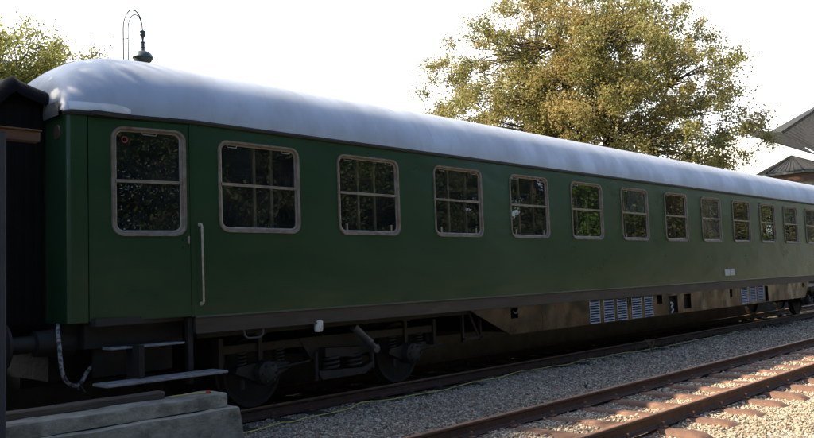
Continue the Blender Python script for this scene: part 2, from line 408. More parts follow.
# seam lines across the roof sheets
for sx in (9.3, 15.2, 21.1, 27.0):
    sm_ = MB(); s_ = 1 + (sx - (XA - .035 + LD)) / (XB - XA + .07 - 2 * LD)
    a = [roof_pt(s_, u) for u in U]; w_ = .018
    sm_.strip([[(x - w_, y, z) for x, y, z in a], [(x - w_ * .4, y - .0, z + .004) for x, y, z in a], [(x + w_ * .4, y, z + .004) for x, y, z in a], [(x + w_, y, z) for x, y, z in a]])
    sm_.build('sheet_seam', ROOF, roof)

# windows
def make_window(a, b, zb, zt, idx, yf=None, parent=coach, door=False):
    w1, w2 = .038, .026
    o_ = rrect(a, b, zb, zt, .135); i_ = rrect(a + w1, b - w1, zb + w1, zt - w1, .095)
    fr = MB(); ring(fr, o_, i_, -.018, -.006, .035, yf)
    frame = fr.build('window', ALU, parent)
    yf_ = yf or (lambda x: 0.)
    zm = zb + (zt - zb) * (.52 if not door else .50)
    # lower sash with its rounded corners, transom
    s = MB(); i2 = rrect(a + w1 + w2, b - w1 - w2, zb + w1 + w2 + .005, zt - w1 - .018, .075)
    ring(s, rrect(a + w1 - .002, b - w1 + .002, zb + w1 - .002, zt - w1 + .002, .095), i2, .012, .016, .034, yf)
    s.build('sash', SASH, frame)
    t = MB()
    def ybox(x0, x1, y0, y1, z0, z1):
        v = [(x, y + yf_(x), z) for x in (x0, x1) for y in (y0, y1) for z in (z0, z1)]
        t.add(v, [(0, 1, 3, 2), (4, 6, 7, 5), (0, 4, 5, 1), (2, 3, 7, 6), (0, 2, 6, 4), (1, 5, 7, 3)])
    ybox(a + w1 + .01, b - w1 - .01, -.004, .03, zm - .014, zm + .014)
    ybox(a + w1 + .012, b - w1 - .012, -.008, .01, zm + .010, zm + .018)
    t.build('transom', SASH, frame)
    t = MB()
    if not door:
        for xx in (a + .20, b - .22):   # finger grips at the top
            t = MB(); t.tube([(xx - .07, .0 + yf_(xx), zt - w1 - .015), (xx - .06, -.012 + yf_(xx), zt - w1 - .05), (xx + .06, -.012 + yf_(xx), zt - w1 - .05), (xx + .07, yf_(xx), zt - w1 - .015)], .006, 6); t.build('finger_grip', SASH, frame)
    else:
        xx = (a + b) / 2; t.tube([(xx - .10, yf_(xx), zt - w1 - .01), (xx - .08, yf_(xx) - .01, zt - w1 - .045), (xx + .08, yf_(xx) - .01, zt - w1 - .045), (xx + .10, yf_(xx), zt - w1 - .01)], .007, 6); t.build('finger_grip', SASH, frame)
    if idx in (1, 2, 3, 5):
        for xx in (a + .17, b - .17):
            t = MB(); ybox(xx - .014, xx + .014, .010, .03, zb + w1 + .03, zb + w1 + .12); t.build('catch', SASH, frame)
    for k, (z0, z1) in enumerate(((zb + w1, zm), (zm, zt - w1))):
        g = MB(); y = .024 + .004 * k
        gx0, gx1 = a + w1 + .004, b - w1 - .004
        g.add([(gx0, y + yf_(gx0), z0), (gx1, y + yf_(gx1), z0), (gx1, y + yf_(gx1), z1), (gx0, y + yf_(gx0), z1)], [(0, 1, 2, 3)])
        hazy = (idx, k) in ((5, 1), (7, 0), (7, 1), (10, 1), (11, 1), (12, 1), (11, 0))
        g.build('pane', GLASSD if hazy else GLASS, frame, fix=False)
    return frame
for i, (a, b) in enumerate(WIN): make_window(a, b, ZB, ZT, i)
# doors
for sgn in (-1, 1):
    T = (lambda x: x) if sgn < 0 else (lambda x: XA + XB - x)
    d = MB(); wa, wb = 4.118, 4.985 - .0
    wa, wb = 4.115, 4.94
    # door skin with its rounded window opening (built left, mirrored for the right end)
    yfd = lambda x: yoff(x) - .004
    holed(d, 3.884, 4.977, ZS + .006, 3.488, rrect(wa + .03, wb - .03, 2.215, 3.385, .12), yf=yfd)
    lip = [(3.884, ZS + .006), (4.977, ZS + .006), (4.977, 3.488), (3.884, 3.488)]
    V = [(x, yfd(x), z) for x, z in lip] + [(x, yfd(x) + .04, z) for x, z in lip]
    d.add(V, [(0, 1, 5, 4), (1, 2, 6, 5), (2, 3, 7, 6), (3, 0, 4, 7)])
    if sgn > 0: d.v = [(T(x), y, z) for x, y, z in d.v]
    do = d.build('door', GREEN, coach)
    if sgn < 0:
        make_window(wa, wb, 2.185, 3.415, 0, yfd, do, True)
        lp = MB(); lp.box(4.945, 4.972, yfd(4.95) - .012, yfd(4.95) + .004, 2.10, 2.19, .004); lp.build('lock_plate', SASH, do)
        for z in (2.145, 2.06):
            kh = MB(); kh.lathe([(0, -.006), (.012, -.006), (.014, .002)], (4.90, yfd(4.9), z), 'y', 12); kh.build('keyhole', BLACK, do)
        rd = MB(); rd.lathe([(.026, .0), (.040, -.002), (.040, .004), (.026, .004)], (4.27, yfd(4.27) + .018, 3.27), 'y', 20)
        rd.build('no_smoking_ring', mat('red_sticker', (.25, .03, .03), (.2, .03, .03), 5, .6), do)
# grab rail beside the door
h = MB(); h.tube([(5.095, .0, 2.325), (5.095, -.045, 2.325), (5.092, -.062, 2.30), (5.100, -.062, 1.43), (5.100, -.045, 1.405), (5.10, 0, 1.405)], .0125, 8)
h.box(5.078, 5.112, -.012, .004, 2.305, 2.345, .003); h.box(5.083, 5.117, -.012, .004, 1.385, 1.425, .003)
h.build('grab_rail', BEIGE, coach)
# rating plate
for q0, q1 in ((20.24, 20.53), (20.56, 20.86)):
    pl = MB(); pl.box(q0, q1, -.014, .002, 1.39, 1.56, .004); pl.build('side_plate', mat('pale_blue_plate', (.55, .60, .62), (.42, .47, .5), 20, .5), coach)
# lamp bracket socket on end wall
dk = MB(); dk.lathe([(0, -.012), (.075, -.012), (.085, .0)], (XA - .002, .50, 3.335), 'x', 24); dk.build('tail_lamp_cover', mat('brown_disc', (.10, .07, .045), (.07, .05, .03), 6, .5), coach)

# interior: floor, corridor wall, ceiling, posts, seats backs
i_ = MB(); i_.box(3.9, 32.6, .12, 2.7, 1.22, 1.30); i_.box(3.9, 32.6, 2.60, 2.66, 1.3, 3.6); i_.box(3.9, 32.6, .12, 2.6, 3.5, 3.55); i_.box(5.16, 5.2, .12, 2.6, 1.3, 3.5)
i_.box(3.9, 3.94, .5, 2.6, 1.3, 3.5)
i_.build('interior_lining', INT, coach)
for i, (a, b) in enumerate(WIN[:8]):
    for fx in ((.40, .62) if i == 0 else (.35, .62) if i == 1 else (.38, .75)):
        p_ = MB(); x = a + (b - a) * fx + .25; p_.box(x - .022, x + .022, .30, .34, 1.3, 3.5, .005); p_.build('interior_post', POLE, coach)
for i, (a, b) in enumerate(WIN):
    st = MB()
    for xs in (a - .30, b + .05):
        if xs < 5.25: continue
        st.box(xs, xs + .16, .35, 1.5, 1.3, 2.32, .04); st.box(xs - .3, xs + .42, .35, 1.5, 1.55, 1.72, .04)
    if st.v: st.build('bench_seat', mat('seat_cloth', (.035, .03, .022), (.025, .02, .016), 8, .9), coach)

# underfloor fairing, with louvres and openings
FZ0, FZ1 = .60, 1.062
holes = [(11.114, 11.33, .865, 1.045), (13.666, 14.047, .612, 1.046), (14.195, 14.611, .612, 1.046), (14.726, 15.129, .612, 1.043), (15.336, 15.766, .612, 1.043), (15.898, 16.282, .612, 1.043),
         (16.484, 16.74, .85, 1.045), (17.056, 17.501, .612, 1.01), (17.824, 18.202, .685, 1.02), (20.506, 20.664, .84, 1.04), (21.246, 21.709, .64, 1.046), (21.856, 22.285, .66, 1.046), (22.398, 22.857, .66, 1.046), (22.954, 23.20, .615, 1.046), (26.10, 26.24, .91, 1.045)]
fb = MB(); FY = .012
def fq(x0, x1, z0, z1): fb.add([(x0, FY, z0), (x1, FY, z0), (x1, FY, z1), (x0, FY, z1), (x0, FY + .03, z0), (x1, FY + .03, z0), (x1, FY + .03, z1), (x0, FY + .03, z1)], [(0, 1, 2, 3), (7, 6, 5, 4), (0, 4, 5, 1), (3, 2, 6, 7), (0, 3, 7, 4), (1, 5, 6, 2)])
fb.prism([(10.02, FY, FZ1), (11.08, FY, FZ0), (11.08, FY, FZ1)], (0, .03, 0))
px_ = 11.08
for a, b, z0, z1 in holes:
    fq(px_, a, FZ0, FZ1); fq(a, b, FZ0, z0); fq(a, b, z1, FZ1); px_ = b
fq(px_, 26.3, FZ0, FZ1); fb.prism([(26.3, FY, FZ0), (26.75, FY, FZ1), (26.3, FY, FZ1)], (0, .03, 0))
fairing = fb.build('underfloor_fairing', FAIR, coach)
for k, (a, b, z0, z1) in enumerate(holes):
    if k in (1, 2, 3, 4, 5, 10, 11, 12):
        lv = MB(); nz = 9; dz = (z1 - z0) / nz
        for j in range(nz):
            z = z0 + j * dz
            v = [(a, FY - .012, z + .004), (b, FY - .012, z + .004), (b, FY + .014, z + dz * .62), (a, FY + .014, z + dz * .62)]
            lv.add(v + [(x, y + .003, z_) for x, y, z_ in v], [(0, 1, 2, 3), (7, 6, 5, 4), (0, 4, 5, 1), (3, 2, 6, 7)])
        lv.box(a, a + .02, FY - .006, FY + .03, z0, z1); lv.box(b - .02, b, FY - .006, FY + .03, z0, z1)
        lv.build('louvre', LOUV, fairing, fix=False)
        lb = MB(); lb.box(a, b, FY + .045, FY + .06, z0, z1); lb.build('louvre_backing', BLACK, fairing)
for sx in (12.05, 15.20, 18.9, 21.0, 24.55):
    sm2 = MB(); sm2.box(sx, sx + .010, FY - .002, FY + .01, FZ0 + .005, FZ1 - .005); sm2.build('panel_joint', BLACK, fairing)
for sx in (12.5, 19.3, 20.1, 25.2):
    for z in (.66, 1.01):
        sc_ = MB(); sc_.lathe([(0, -.010), (.014, -.009), (.017, .002)], (sx, FY, z), 'y', 8); sc_.build('turn_lock', GREY, fairing)
hk = MB(); hk.tube([(17.13, 0, .86), (17.2, -.01, .82), (17.13, -.01, .76), (17.2, -.01, .70), (17.14, 0, .63)], .02, 6); hk.build('white_hose', WHITE, fairing)
hk = MB(); hk.tube([(11.16, .0, .99), (11.19, -.015, .95), (11.26, -.015, .95), (11.29, .0, .99)], .012, 6); hk.build('latch', GREY, fairing)
# underframe and equipment; far-side boxes are added to block sun and bright gaps
uf = MB(); uf.box(3.95, 32.5, .34, 2.5, 1.08, 1.215); uf.box(5.1, 31.4, .10, .20, 1.0, 1.20); uf.box(11.3, 26.0, .10, 2.7, .62, 1.07); uf.box(5.0, 26.2, 2.745, 2.80, .42, 1.2)
uf.box(3.70, 3.95, .45, 2.4, .98, 1.26); uf.box(3.86, 5.03, .30, .40, .98, 1.255)
uf.box(3.95, 6.0, 2.3, 2.72, .42, 1.08); uf.box(3.72, 4.0, .9, 1.95, .62, 1.0)
uf.build('underframe', DARK, coach)
tr = MB()
for x in (10.05, 10.5): tr.box(x, x + .04, .20, .25, .55, 1.02)
tr.box(10.05, 10.9, .20, .24, .58, .62); tr.tube([(10.25, .22, 1.0), (10.48, .22, .60)], .025, 6)
tr.build('truss_bracket', BOGIE, coach)
# entrance steps
for (x0, x1, y0, y1, z, th) in ((4.02, 4.90, .02, .24, .985, .022), (3.80, 5.24, -.32, .0, .645, .03)):
    s = MB(); s.box(x0, x1, y0, y1, z - th, z, .006)
    s.build('step_board', STEP, coach)
s = MB(); s.box(4.26, 4.32, -.12, .16, .62, 1.0); s.box(4.955, 5.02, .05, .12, .5, 1.25); s.box(4.0, 4.95, .40, .44, .66, 1.25); s.box(4.95, 5.0, -.15, .12, .60, .63)
s.build('step_bracket', DARK, coach)
# brake hose at the coach end
hs = MB(); P0 = [(3.60, .36, 1.26), (3.575, .30, 1.18), (3.56, .22, 1.0), (3.565, .20, .82), (3.60, .20, .70), (3.67, .22, .63), (3.76, .28, .605), (3.86, .36, .64), (3.95, .45, .72), (4.05, .5, .80)]
hs.tube(P0, .021, 10); ho = hs.build('brake_hose', mat('braided_hose', (.30, .30, .31), (.05, .05, .055), 22, .5, lo=.45, hi=.55), coach)
cp = MB(); cp.tube([(3.80, .32, .62), (3.84, .30, .57), (3.86, .30, .53)], .008, 6); cp.tube([(3.80, .32, .62), (3.79, .30, .56)], .007, 6); cp.build('hose_tie', GREY, ho)
hs = MB(); hs.tube([(3.60, .62, 1.15), (3.62, .60, .9), (3.72, .6, .72), (3.86, .6, .68), (4.02, .6, .78)], .018, 8); hs.build('brake_hose', RUBBER, coach)
# buffers
for y in (.58, 2.26):
    b = MB(); b.lathe([(.0, -.62), (.20, -.615), (.235, -.60), (.235, -.575), (.09, -.56), (.09, -.30), (.135, -.28), (.15, .0), (.15, .12)], (3.72, y, 1.06), 'x', 28)
    b.build('buffer', BLACK, coach)
# gangway bellows
bl = MB()
def bellow_loop(x, grow):
    o = []; y0, y1, z0, z1 = .80 - grow, 2.04 + grow, 1.12 - grow, 3.84 + grow
    for (yy, zz) in rrect(y0, y1, z0, z1, .22, 6): o.append((x, yy, zz))
    return o
xsb = [3.63]; rows = []; g = 0
for k in range(25):
    x = 3.63 - k * .025; rows.append(bellow_loop(x, (.02 + .004 * abs(math.sin(k * math.pi / 4)))))
rows.append(bellow_loop(3.03, -.16))
bl.strip(rows, smooth=False, closed=True); bellows = bl.build('gangway_bellows', RUBBER, coach)
hd = MB()  # rolled rubber hood over the bellows, sagging between its ends
hr = []
for k in range(13):
    t = k / 12; x = 3.66 - .72 * t
    dip = 3.74 + .17 - float(np.interp(x, [2.94, 3.08, 3.2, 3.28, 3.36, 3.5, 3.66], [3.66, 3.76, 3.88, 3.98, 3.93, 3.885, 3.84]))
    row = []
    for j in range(9):
        a = R(-10 + 120 * j / 8); row.append((x, .86 - .17 * math.cos(a) - .03, 3.74 - dip + .17 * math.sin(a)))
    row += [(x, 1.42, 3.96 - dip)]
    hr.append(row)
hd.strip(hr); hd.build('rubber_hood', RUBBER, bellows)

# hooks, lifting eye, white tank plug under the sole bar
hk = MB(); hk.tube([(5.70, .03, 1.08), (5.71, .02, .99), (5.76, .02, .955), (5.93, .02, .955), (5.98, .02, .99), (5.99, .03, 1.08)], .013, 8); hk.build('lifting_loop', GREY, coach)
hk = MB(); hk.lathe([(0, -.04), (.05, -.035), (.06, 0.), (.06, .1), (.03, .12)], (6.88, .03, .0), 'z', 16)
hk.v = [(x, y, z + .99) for x, y, z in hk.v]; hk.build('filler_cap', WHITE, coach)

# bogies
def bogie(cx):
    b = empty('bogie', (cx - 18.2, 0, 0), None, None); b.parent = coach
    del_keys = [k for k in b.keys()]
    B = lambda mb, nm, m_, par=None: mb.build(nm, m_, par or b)
    WBX = (cx - 1.36, cx + 1.36)
    for y, sg in ((.50, 1), (2.34, -1)):
        f = MB(); f.box(cx - 2.0, cx + 2.0, y - .06, y + .06, .74, .86, .01)
        f.prism([(cx - .75, y - .07, .86), (cx - .55, y - .07, .56), (cx + .55, y - .07, .56), (cx + .75, y - .07, .86)], (0, .14, 0))
        f.box(cx - 2.02, cx - 1.96, y - .08, y + .08, .55, .95); f.box(cx + 1.96, cx + 2.02, y - .08, y + .08, .55, .95)
        B(f, 'side_frame', BOGIE)
        for wx in WBX:
            ab = MB(); ab.lathe([(0, -.24), (.07, -.24), (.11, -.225), (.15, -.20), (.165, -.15), (.165, .0)], (wx, y, .47), 'y', 20)
            for q in range(6):
                t = q * math.pi / 3; ab.lathe([(0, -.262), (.016, -.262), (.018, -.24)], (wx + .11 * math.cos(t), y + .01, .47 + .11 * math.sin(t)), 'y', 8)
            ab.prism([(wx - .44, y - .1, .50), (wx - .40, y - .1, .57), (wx - .12, y - .1, .60), (wx + .12, y - .1, .60), (wx + .40, y - .1, .57), (wx + .44, y - .1, .50), (wx + .14, y - .1, .38), (wx - .14, y - .1, .38)], (0, .12, 0))
            ab.box(wx - .07, wx - .01, y - .09, y - .03, .60, .98); ab.box(wx - .12, wx + .06, y - .10, y, .96, 1.0)
            if sg < 0: ab.v = [(x, 2 * y - yy_, z) for x, yy_, z in ab.v]
            B(ab, 'axle_box', BOGIE)
            for dx in (-.30, .30):
                sp = MB(); pts = [(wx + dx + .065 * math.cos(t), y - .02 * sg + .065 * math.sin(t), .57 + .18 * t / (8 * math.pi)) for t in [k * math.pi / 6 for k in range(49)]]
                sp.tube(pts, .015, 5); B(sp, 'coil_spring', BOGIE)
            lk = MB(); lk.tube([(wx - .36, y - .13 * sg, .42), (wx - .36, y - .13 * sg, .30)], .03, 8); lk.tube([(wx + .1, y - .12 * sg, .50), (wx + .75, y - .12 * sg, .545)], .018, 6); B(lk, 'brake_link', BOGIE)
        # secondary suspension: spring plank, springs, swing beam, damper
        sb = MB(); sb.prism([(cx - .52, y - .20 * sg, .36), (cx - .46, y - .20 * sg, .28), (cx + .34, y - .20 * sg, .28), (cx + .50, y - .20 * sg, .38), (cx + .50, y - .20 * sg, .44), (cx + .30, y - .20 * sg, .37), (cx - .52, y - .20 * sg, .40)], (0, .12 * sg, 0))
        sb.prism([(cx - .40, y - .20 * sg, .70), (cx + .46, y - .20 * sg, .66), (cx + .40, y - .20 * sg, .58), (cx + .10, y - .20 * sg, .545), (cx - .40, y - .20 * sg, .58)], (0, .14 * sg, 0))
        sb.tube([(cx - .54, y - .16 * sg, .66), (cx - .54, y - .16 * sg, .28)], .03, 8); sb.tube([(cx + .50, y - .16 * sg, .70), (cx + .52, y - .16 * sg, .34)], .03, 8)
        B(sb, 'swing_beam', BOGIE)
        for dx in (-.25, .18):
            sp = MB(); pts = [(cx + dx + .12 * math.cos(t), y - .12 * sg + .10 * math.sin(t), .39 + .18 * t / (6 * math.pi)) for t in [k * math.pi / 8 for k in range(49)]]
            sp.tube(pts, .024, 6); B(sp, 'coil_spring', BOGIE)
        dp = MB(); dp.tube([(cx + .05, y - .34 * sg, .93), (cx + .33, y - .33 * sg, .72)], .055, 14); dp.tube([(cx + .31, y - .33 * sg, .735), (cx + .42, y - .32 * sg, .65)], .04, 12)
        dp.lathe([(0, -.05), (.06, -.05), (.07, 0), (.06, .05), (0, .05)], (cx + .44, y - .30 * sg, .63), 'y', 14); dp.tube([(cx + .0, y - .34 * sg, .97), (cx + .06, y - .34 * sg, .92)], .062, 14)
        B(dp, 'damper', GREY)
    for wx in WBX:
        wb_ = MB(); wb_.tube([(wx, .5, .47), (wx, 2.34, .47)], .075, 16); ws = B(wb_, 'axle', BOGIE)
        for y, sg in ((.665, 1), (2.175, -1)):
            q = MB(); q.lathe([(0, -.05), (.09, -.05), (.10, -.02), (.38, .01), (.41, -.02), (.455, -.02), (.462, .04), (.466, .085), (.495, .095), (.495, .12), (.42, .12), (.38, .07), (.1, .09), (0, .09)], (wx, y, .47), 'y', 44)
            if sg < 0: q.v = [(x, 2 * y - yy_, z) for x, yy_, z in q.v]
            B(q, 'wheel', BOGIE)
    tb = MB(); tb.box(cx - .35, cx + .35, .5, 2.34, .60, .80); tb.box(cx - .3, cx + .3, 1.0, 1.8, .79, 1.1); B(tb, 'bolster', DARK)
    for dx in (-1.93, 1.93):
        tb = MB(); tb.box(cx + dx - .05, cx + dx + .05, .5, 2.34, .60, .80); B(tb, 'end_beam', DARK)
    return b
bogie(7.62); bogie(28.9)

# ------------------------------------------------------------------ tracks
def rail_mesh(y, name, parent, m_web, m_top):
    hp = [(-.0625, -.158), (.0625, -.158), (.0625, -.149), (.020, -.136), (.010, -.120), (.009, -.05), (.020, -.040), (.0345, -.034), (.0345, -.012), (.030, -.003), (.018, 0), (-.018, 0), (-.030, -.003), (-.0345, -.012), (-.0345, -.034), (-.020, -.040), (-.009, -.05), (-.010, -.120), (-.020, -.136), (-.0625, -.149)]
    xs = [-40 + 4 * k for k in range(46)]
    mb = MB(); mb.strip([[(x, y + a, b) for a, b in hp] for x in xs], smooth=False, closed=True)
    o = mb.build(name, m_web, parent)
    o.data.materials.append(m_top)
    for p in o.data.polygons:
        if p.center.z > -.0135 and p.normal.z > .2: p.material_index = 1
    return o
def sleeper_mb(x, y0, y1):
    mb = MB(); prof_ = [(-.145, -.10), (-.135, -.045), (-.105, -.012), (-.07, 0), (.07, 0), (.105, -.012), (.135, -.045), (.145, -.10)]
    ys = [(y0, -.135, 1.14), (y0 + .03, -.085, 1.10), (y0 + .07, -.045, 1.06), (y0 + .13, -.014, 1.02), (y0 + .22, 0, 1.), ((y0 + y1) / 2, 0, 1.), (y1 - .22, 0, 1.), (y1 - .13, -.014, 1.02), (y1 - .07, -.045, 1.06), (y1 - .03, -.085, 1.10), (y1, -.135, 1.14)]
    mb.strip([[(x + a * s, y, -.160 + b + dz) for a, b in prof_] for y, dz, s in ys])
    return mb
def track(yc, gauge2, label, n, x0, pitch, name='railway_track', detailed=True, msl=None):
    t = empty(name, (x0, yc, 0), label, 'railway track', 'parallel railway tracks')
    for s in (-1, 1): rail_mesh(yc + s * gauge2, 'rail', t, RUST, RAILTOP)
    mb = sleeper_mb(x0, yc - gauge2 - .66, yc + gauge2 + .60); sl0 = mb.build('sleeper', msl or SLEEP, t)
    cls = []
    for s in (-1, 1):
        for e in (-1, 1):
            y = yc + s * gauge2 + e * .088; c = MB()
            c.box(x0 - .035, x0 + .035, y - .045, y + .045, -.159, -.138, .004)
            c.tube([(x0, y, -.14), (x0, y, -.085)], .011, 8); c.lathe([(0, -.088), (.018, -.088), (.021, -.095), (.021, -.112), (0.012, -.114)], (x0, y, 0), 'z', 6)
            cls.append(c.build('rail_clip', SLEEP, sl0))
    rnd = random.Random(3)
    for k in range(1, n):
        o = sl0.copy(); COL.objects.link(o); o.parent = t; o.location = (k * pitch + rnd.uniform(-.02, .02), 0, rnd.uniform(-.004, .003)); o.rotation_euler.z = rnd.uniform(-.012, .012)
        if k * pitch + x0 < 26:
            for cl in cls: cc = cl.copy(); COL.objects.link(cc); cc.parent = o
    return t
SL_X0, SL_P = 2.88, .80
trk = track(-3.125, .725, 'empty rusty railway track in the foreground on steel sleepers', 60, SL_X0, SL_P)
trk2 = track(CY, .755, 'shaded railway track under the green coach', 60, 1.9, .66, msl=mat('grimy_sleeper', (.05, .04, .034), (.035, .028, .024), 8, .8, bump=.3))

# ------------------------------------------------------------------ ground
def gravel_mat(name, dark, mid, light, vs):
    M = bpy.data.materials.new(name); M.use_nodes = True; n = M.node_tree.nodes; l = M.node_tree.links
    b = n['Principled BSDF']; b.inputs['Roughness'].default_value = .9; b.inputs['Specular IOR Level'].default_value = .2
    t = n.new('ShaderNodeTexCoord'); vo = n.new('ShaderNodeTexVoronoi'); vo.inputs['Scale'].default_value = vs; vo.inputs['Randomness'].default_value = 1
    l.new(t.outputs['Object'], vo.inputs['Vector'])
    cr = n.new('ShaderNodeValToRGB'); e = cr.color_ramp.elements; e.new(.5)
    e[0].color = (*dark, 1); e[1].color = (*mid, 1); e[1].position = .45; e[2].color = (*light, 1)
    sp = n.new('ShaderNodeSeparateColor'); l.new(vo.outputs['Color'], sp.inputs[0]); l.new(sp.outputs[0], cr.inputs['Fac'])
    l.new(cr.outputs['Color'], b.inputs['Base Color'])
    v2 = n.new('ShaderNodeTexVoronoi'); v2.inputs['Scale'].default_value = vs; l.new(t.outputs['Object'], v2.inputs['Vector'])
    iv = n.new('ShaderNodeMath'); iv.operation = 'SUBTRACT'; iv.inputs[0].default_value = 1.; l.new(v2.outputs['Distance'], iv.inputs[1])
    bu = n.new('ShaderNodeBump'); bu.inputs['Strength'].default_value = 1.; bu.inputs['Distance'].default_value = .6 / vs
    l.new(iv.outputs[0], bu.inputs['Height']); l.new(bu.outputs[0], b.inputs['Normal'])
    return M
GRAV = gravel_mat('ballast_bed_gravel', (.10, .085, .068), (.25, .215, .17), (.40, .35, .28), 30)
GRAV2 = gravel_mat('yard_gravel', (.16, .15, .13), (.24, .22, .19), (.34, .31, .27), 14)
g = MB(); g.add([(-700, -700, -.26), (900, -700, -.26), (900, 900, -.26), (-700, 900, -.26)], [(0, 1, 2, 3)])
gr = g.build('ground', mat('grass_ground', (.060, .075, .028), (.09, .085, .04), .6, .95, bump=.8, bscale=6, c3=(.15, .13, .08), c3scale=.25, c3lo=.5, c3hi=.7)); tag(gr, kind='structure')
g = MB(); g.add([(-60, -9.5, -.235), (140, -9.5, -.235), (140, 14, -.235), (-60, 14, -.235)], [(0, 1, 2, 3)])
yd = g.build('yard', GRAV2); tag(yd, kind='structure')
# ballast bed: a fine uneven sheet
nx, ny = 330, 120
xx = np.linspace(-6, 60, nx); yy_ = np.linspace(-7.6, 4.6, ny); X, Y = np.meshgrid(xx, yy_, indexing='ij')
def bedz(x, y):
    z = -.188 + .012 * np.sin(x * 1.7 + y * 2.1) + .010 * np.sin(x * .7 - y * 3.3) + .008 * np.sin(x * 4.1 + y * 1.3)
    z = z + .035 * np.exp(-((y + .75) / .8) ** 2)          # low ridge between the two tracks
    z = z - .030 * np.exp(-((y + 1.75) / .18) ** 2)
    z = z - .035 * np.clip((-3.95 - y) / .1, 0, 1) * np.clip((y + 6.5) / 1.5, 0, 1)
    inner = (np.abs(y + 3.125) < .62); z = np.where(inner, z - .012, z)
    edge = np.clip((np.minimum(y + 7.6, 4.6 - y)) / .8, 0, 1)
    return -.236 + (z + .236) * edge - .01 * (edge < .01)
Z = bedz(X, Y)
mb = MB(); mb.strip([[(float(X[i, j]), float(Y[i, j]), float(Z[i, j])) for j in range(ny)] for i in range(nx)])
bed = mb.build('ballast_bed', GRAV, fix=False); tag(bed, kind='structure')

# platform behind the coach
pf = MB(); pf.box(-40, 130, 3.14, 3.40, -.4, .53); pf.box(-40, 130, 3.401, 13.9, -.4, .62); pf.box(-40, 130, 3.04, 3.398, .532, .64, .01)
pfo = pf.build('platform', mat('platform_asphalt', (.065, .06, .052), (.04, .037, .033), 3, .9, bump=.4), orig=(0, 3.2, -.4)); tag(pfo, kind='structure')

# individual ballast stones, one mesh of stuff
def ico():
    t = (1 + 5 ** .5) / 2; v = np.array([(-1, t, 0), (1, t, 0), (-1, -t, 0), (1, -t, 0), (0, -1, t), (0, 1, t), (0, -1, -t), (0, 1, -t), (t, 0, -1), (t, 0, 1), (-t, 0, -1), (-t, 0, 1)], float); v /= np.linalg.norm(v[0])
    f = np.array([(0, 11, 5), (0, 5, 1), (0, 1, 7), (0, 7, 10), (0, 10, 11), (1, 5, 9), (5, 11, 4), (11, 10, 2), (10, 7, 6), (7, 1, 8), (3, 9, 4), (3, 4, 2), (3, 2, 6), (3, 6, 8), (3, 8, 9), (4, 9, 5), (2, 4, 11), (6, 2, 10), (8, 6, 7), (9, 8, 1)])
    return v, f
rng = np.random.default_rng(5)
def fast_mesh(name, verts, faces, material, parent=None, loc=(0, 0, 0)):
    me = bpy.data.meshes.new(name); nv = len(verts); nf = len(faces); k = faces.shape[1]
    me.vertices.add(nv); me.vertices.foreach_set('co', (verts - np.array(loc)).astype(np.float32).ravel())
    me.loops.add(nf * k); me.loops.foreach_set('vertex_index', faces.astype(np.int32).ravel())
    me.polygons.add(nf); me.polygons.foreach_set('loop_start', (np.arange(nf) * k).astype(np.int32))
    me.update(calc_edges=True); me.materials.append(material)
    o = bpy.data.objects.new(name, me); COL.objects.link(o)
    if parent is not None: o.parent = parent
    else: o.location = loc
    return o
def stones(px, py, pz, size):
    v0, f0 = ico(); n_ = len(px)
    jit = rng.uniform(.62, 1.2, (n_, 12, 1)); V = v0[None] * jit
    V = V * rng.uniform(.6, 1.25, (n_, 1, 3)) * np.array([1, 1, .8])
    a = rng.uniform(0, 2 * np.pi, n_); b = rng.uniform(-.6, .6, n_)
    ca, sa, cb, sb = np.cos(a), np.sin(a), np.cos(b), np.sin(b)
    x = V[..., 0]; y = V[..., 1]; z = V[..., 2]
    y, z = y * cb[:, None] - z * sb[:, None], y * sb[:, None] + z * cb[:, None]
    x, y = x * ca[:, None] - y * sa[:, None], x * sa[:, None] + y * ca[:, None]
    V = np.stack([x, y, z], -1) * size[:, None, None] + np.stack([px, py, pz], -1)[:, None]
    F = f0[None] + (np.arange(n_) * 12)[:, None, None]
    return V.reshape(-1, 3), F.reshape(-1, 3)
def scatter(n_, x0, x1, y0, y1, s0, s1):
    px = rng.uniform(x0, x1, n_); py = rng.uniform(y0, y1, n_)
    sz = rng.uniform(s0, s1, n_)
    # keep the sleepers of the open track mostly clear, and the rail feet
    ph = ((px - SL_X0 + SL_P / 2) % SL_P) - SL_P / 2
    on = (np.abs(ph) < .15) & (py > -4.50) & (py < -1.85)
    near_rail = (np.abs(py + 3.85) < .075) | (np.abs(py + 2.40) < .075) | (np.abs(py - .665) < .10)
    conc = (px < 5.3) & (py > -2.2) & (py < -.45)
    keep = ~(near_rail) & ~conc & (~on | (rng.random(n_) < .012))
    lift = np.where(on, .012, 0)
    px, py, sz, lift = px[keep], py[keep], sz[keep], lift[keep]
    # stones heap a little between the sleepers and lie free elsewhere
    pz = bedz(px, py) + sz * rng.uniform(-.1, .55, len(px)) + lift
    return px, py, pz, sz
parts = [scatter(78000, 3.2, 13, -7.2, .62, .011, .024), scatter(42000, 13, 24, -6.6, .6, .014, .029), scatter(16000, 24, 42, -6, .6, .02, .042)]
px, py, pz, sz = [np.concatenate([p[k] for p in parts]) for k in range(4)]
V, F = stones(px, py, pz, sz)
STONE = island_mat('ballast_stone', [(.15, .13, .105), (.31, .265, .205), (.40, .345, .265), (.24, .19, .145), (.49, .42, .325), (.36, .235, .165), (.29, .25, .21), (.58, .50, .39)], .85)
st = fast_mesh('ballast_stones', V, F, STONE); tag(st, 'loose grey and brown ballast stones lying around the tracks', 'ballast', kind='stuff')
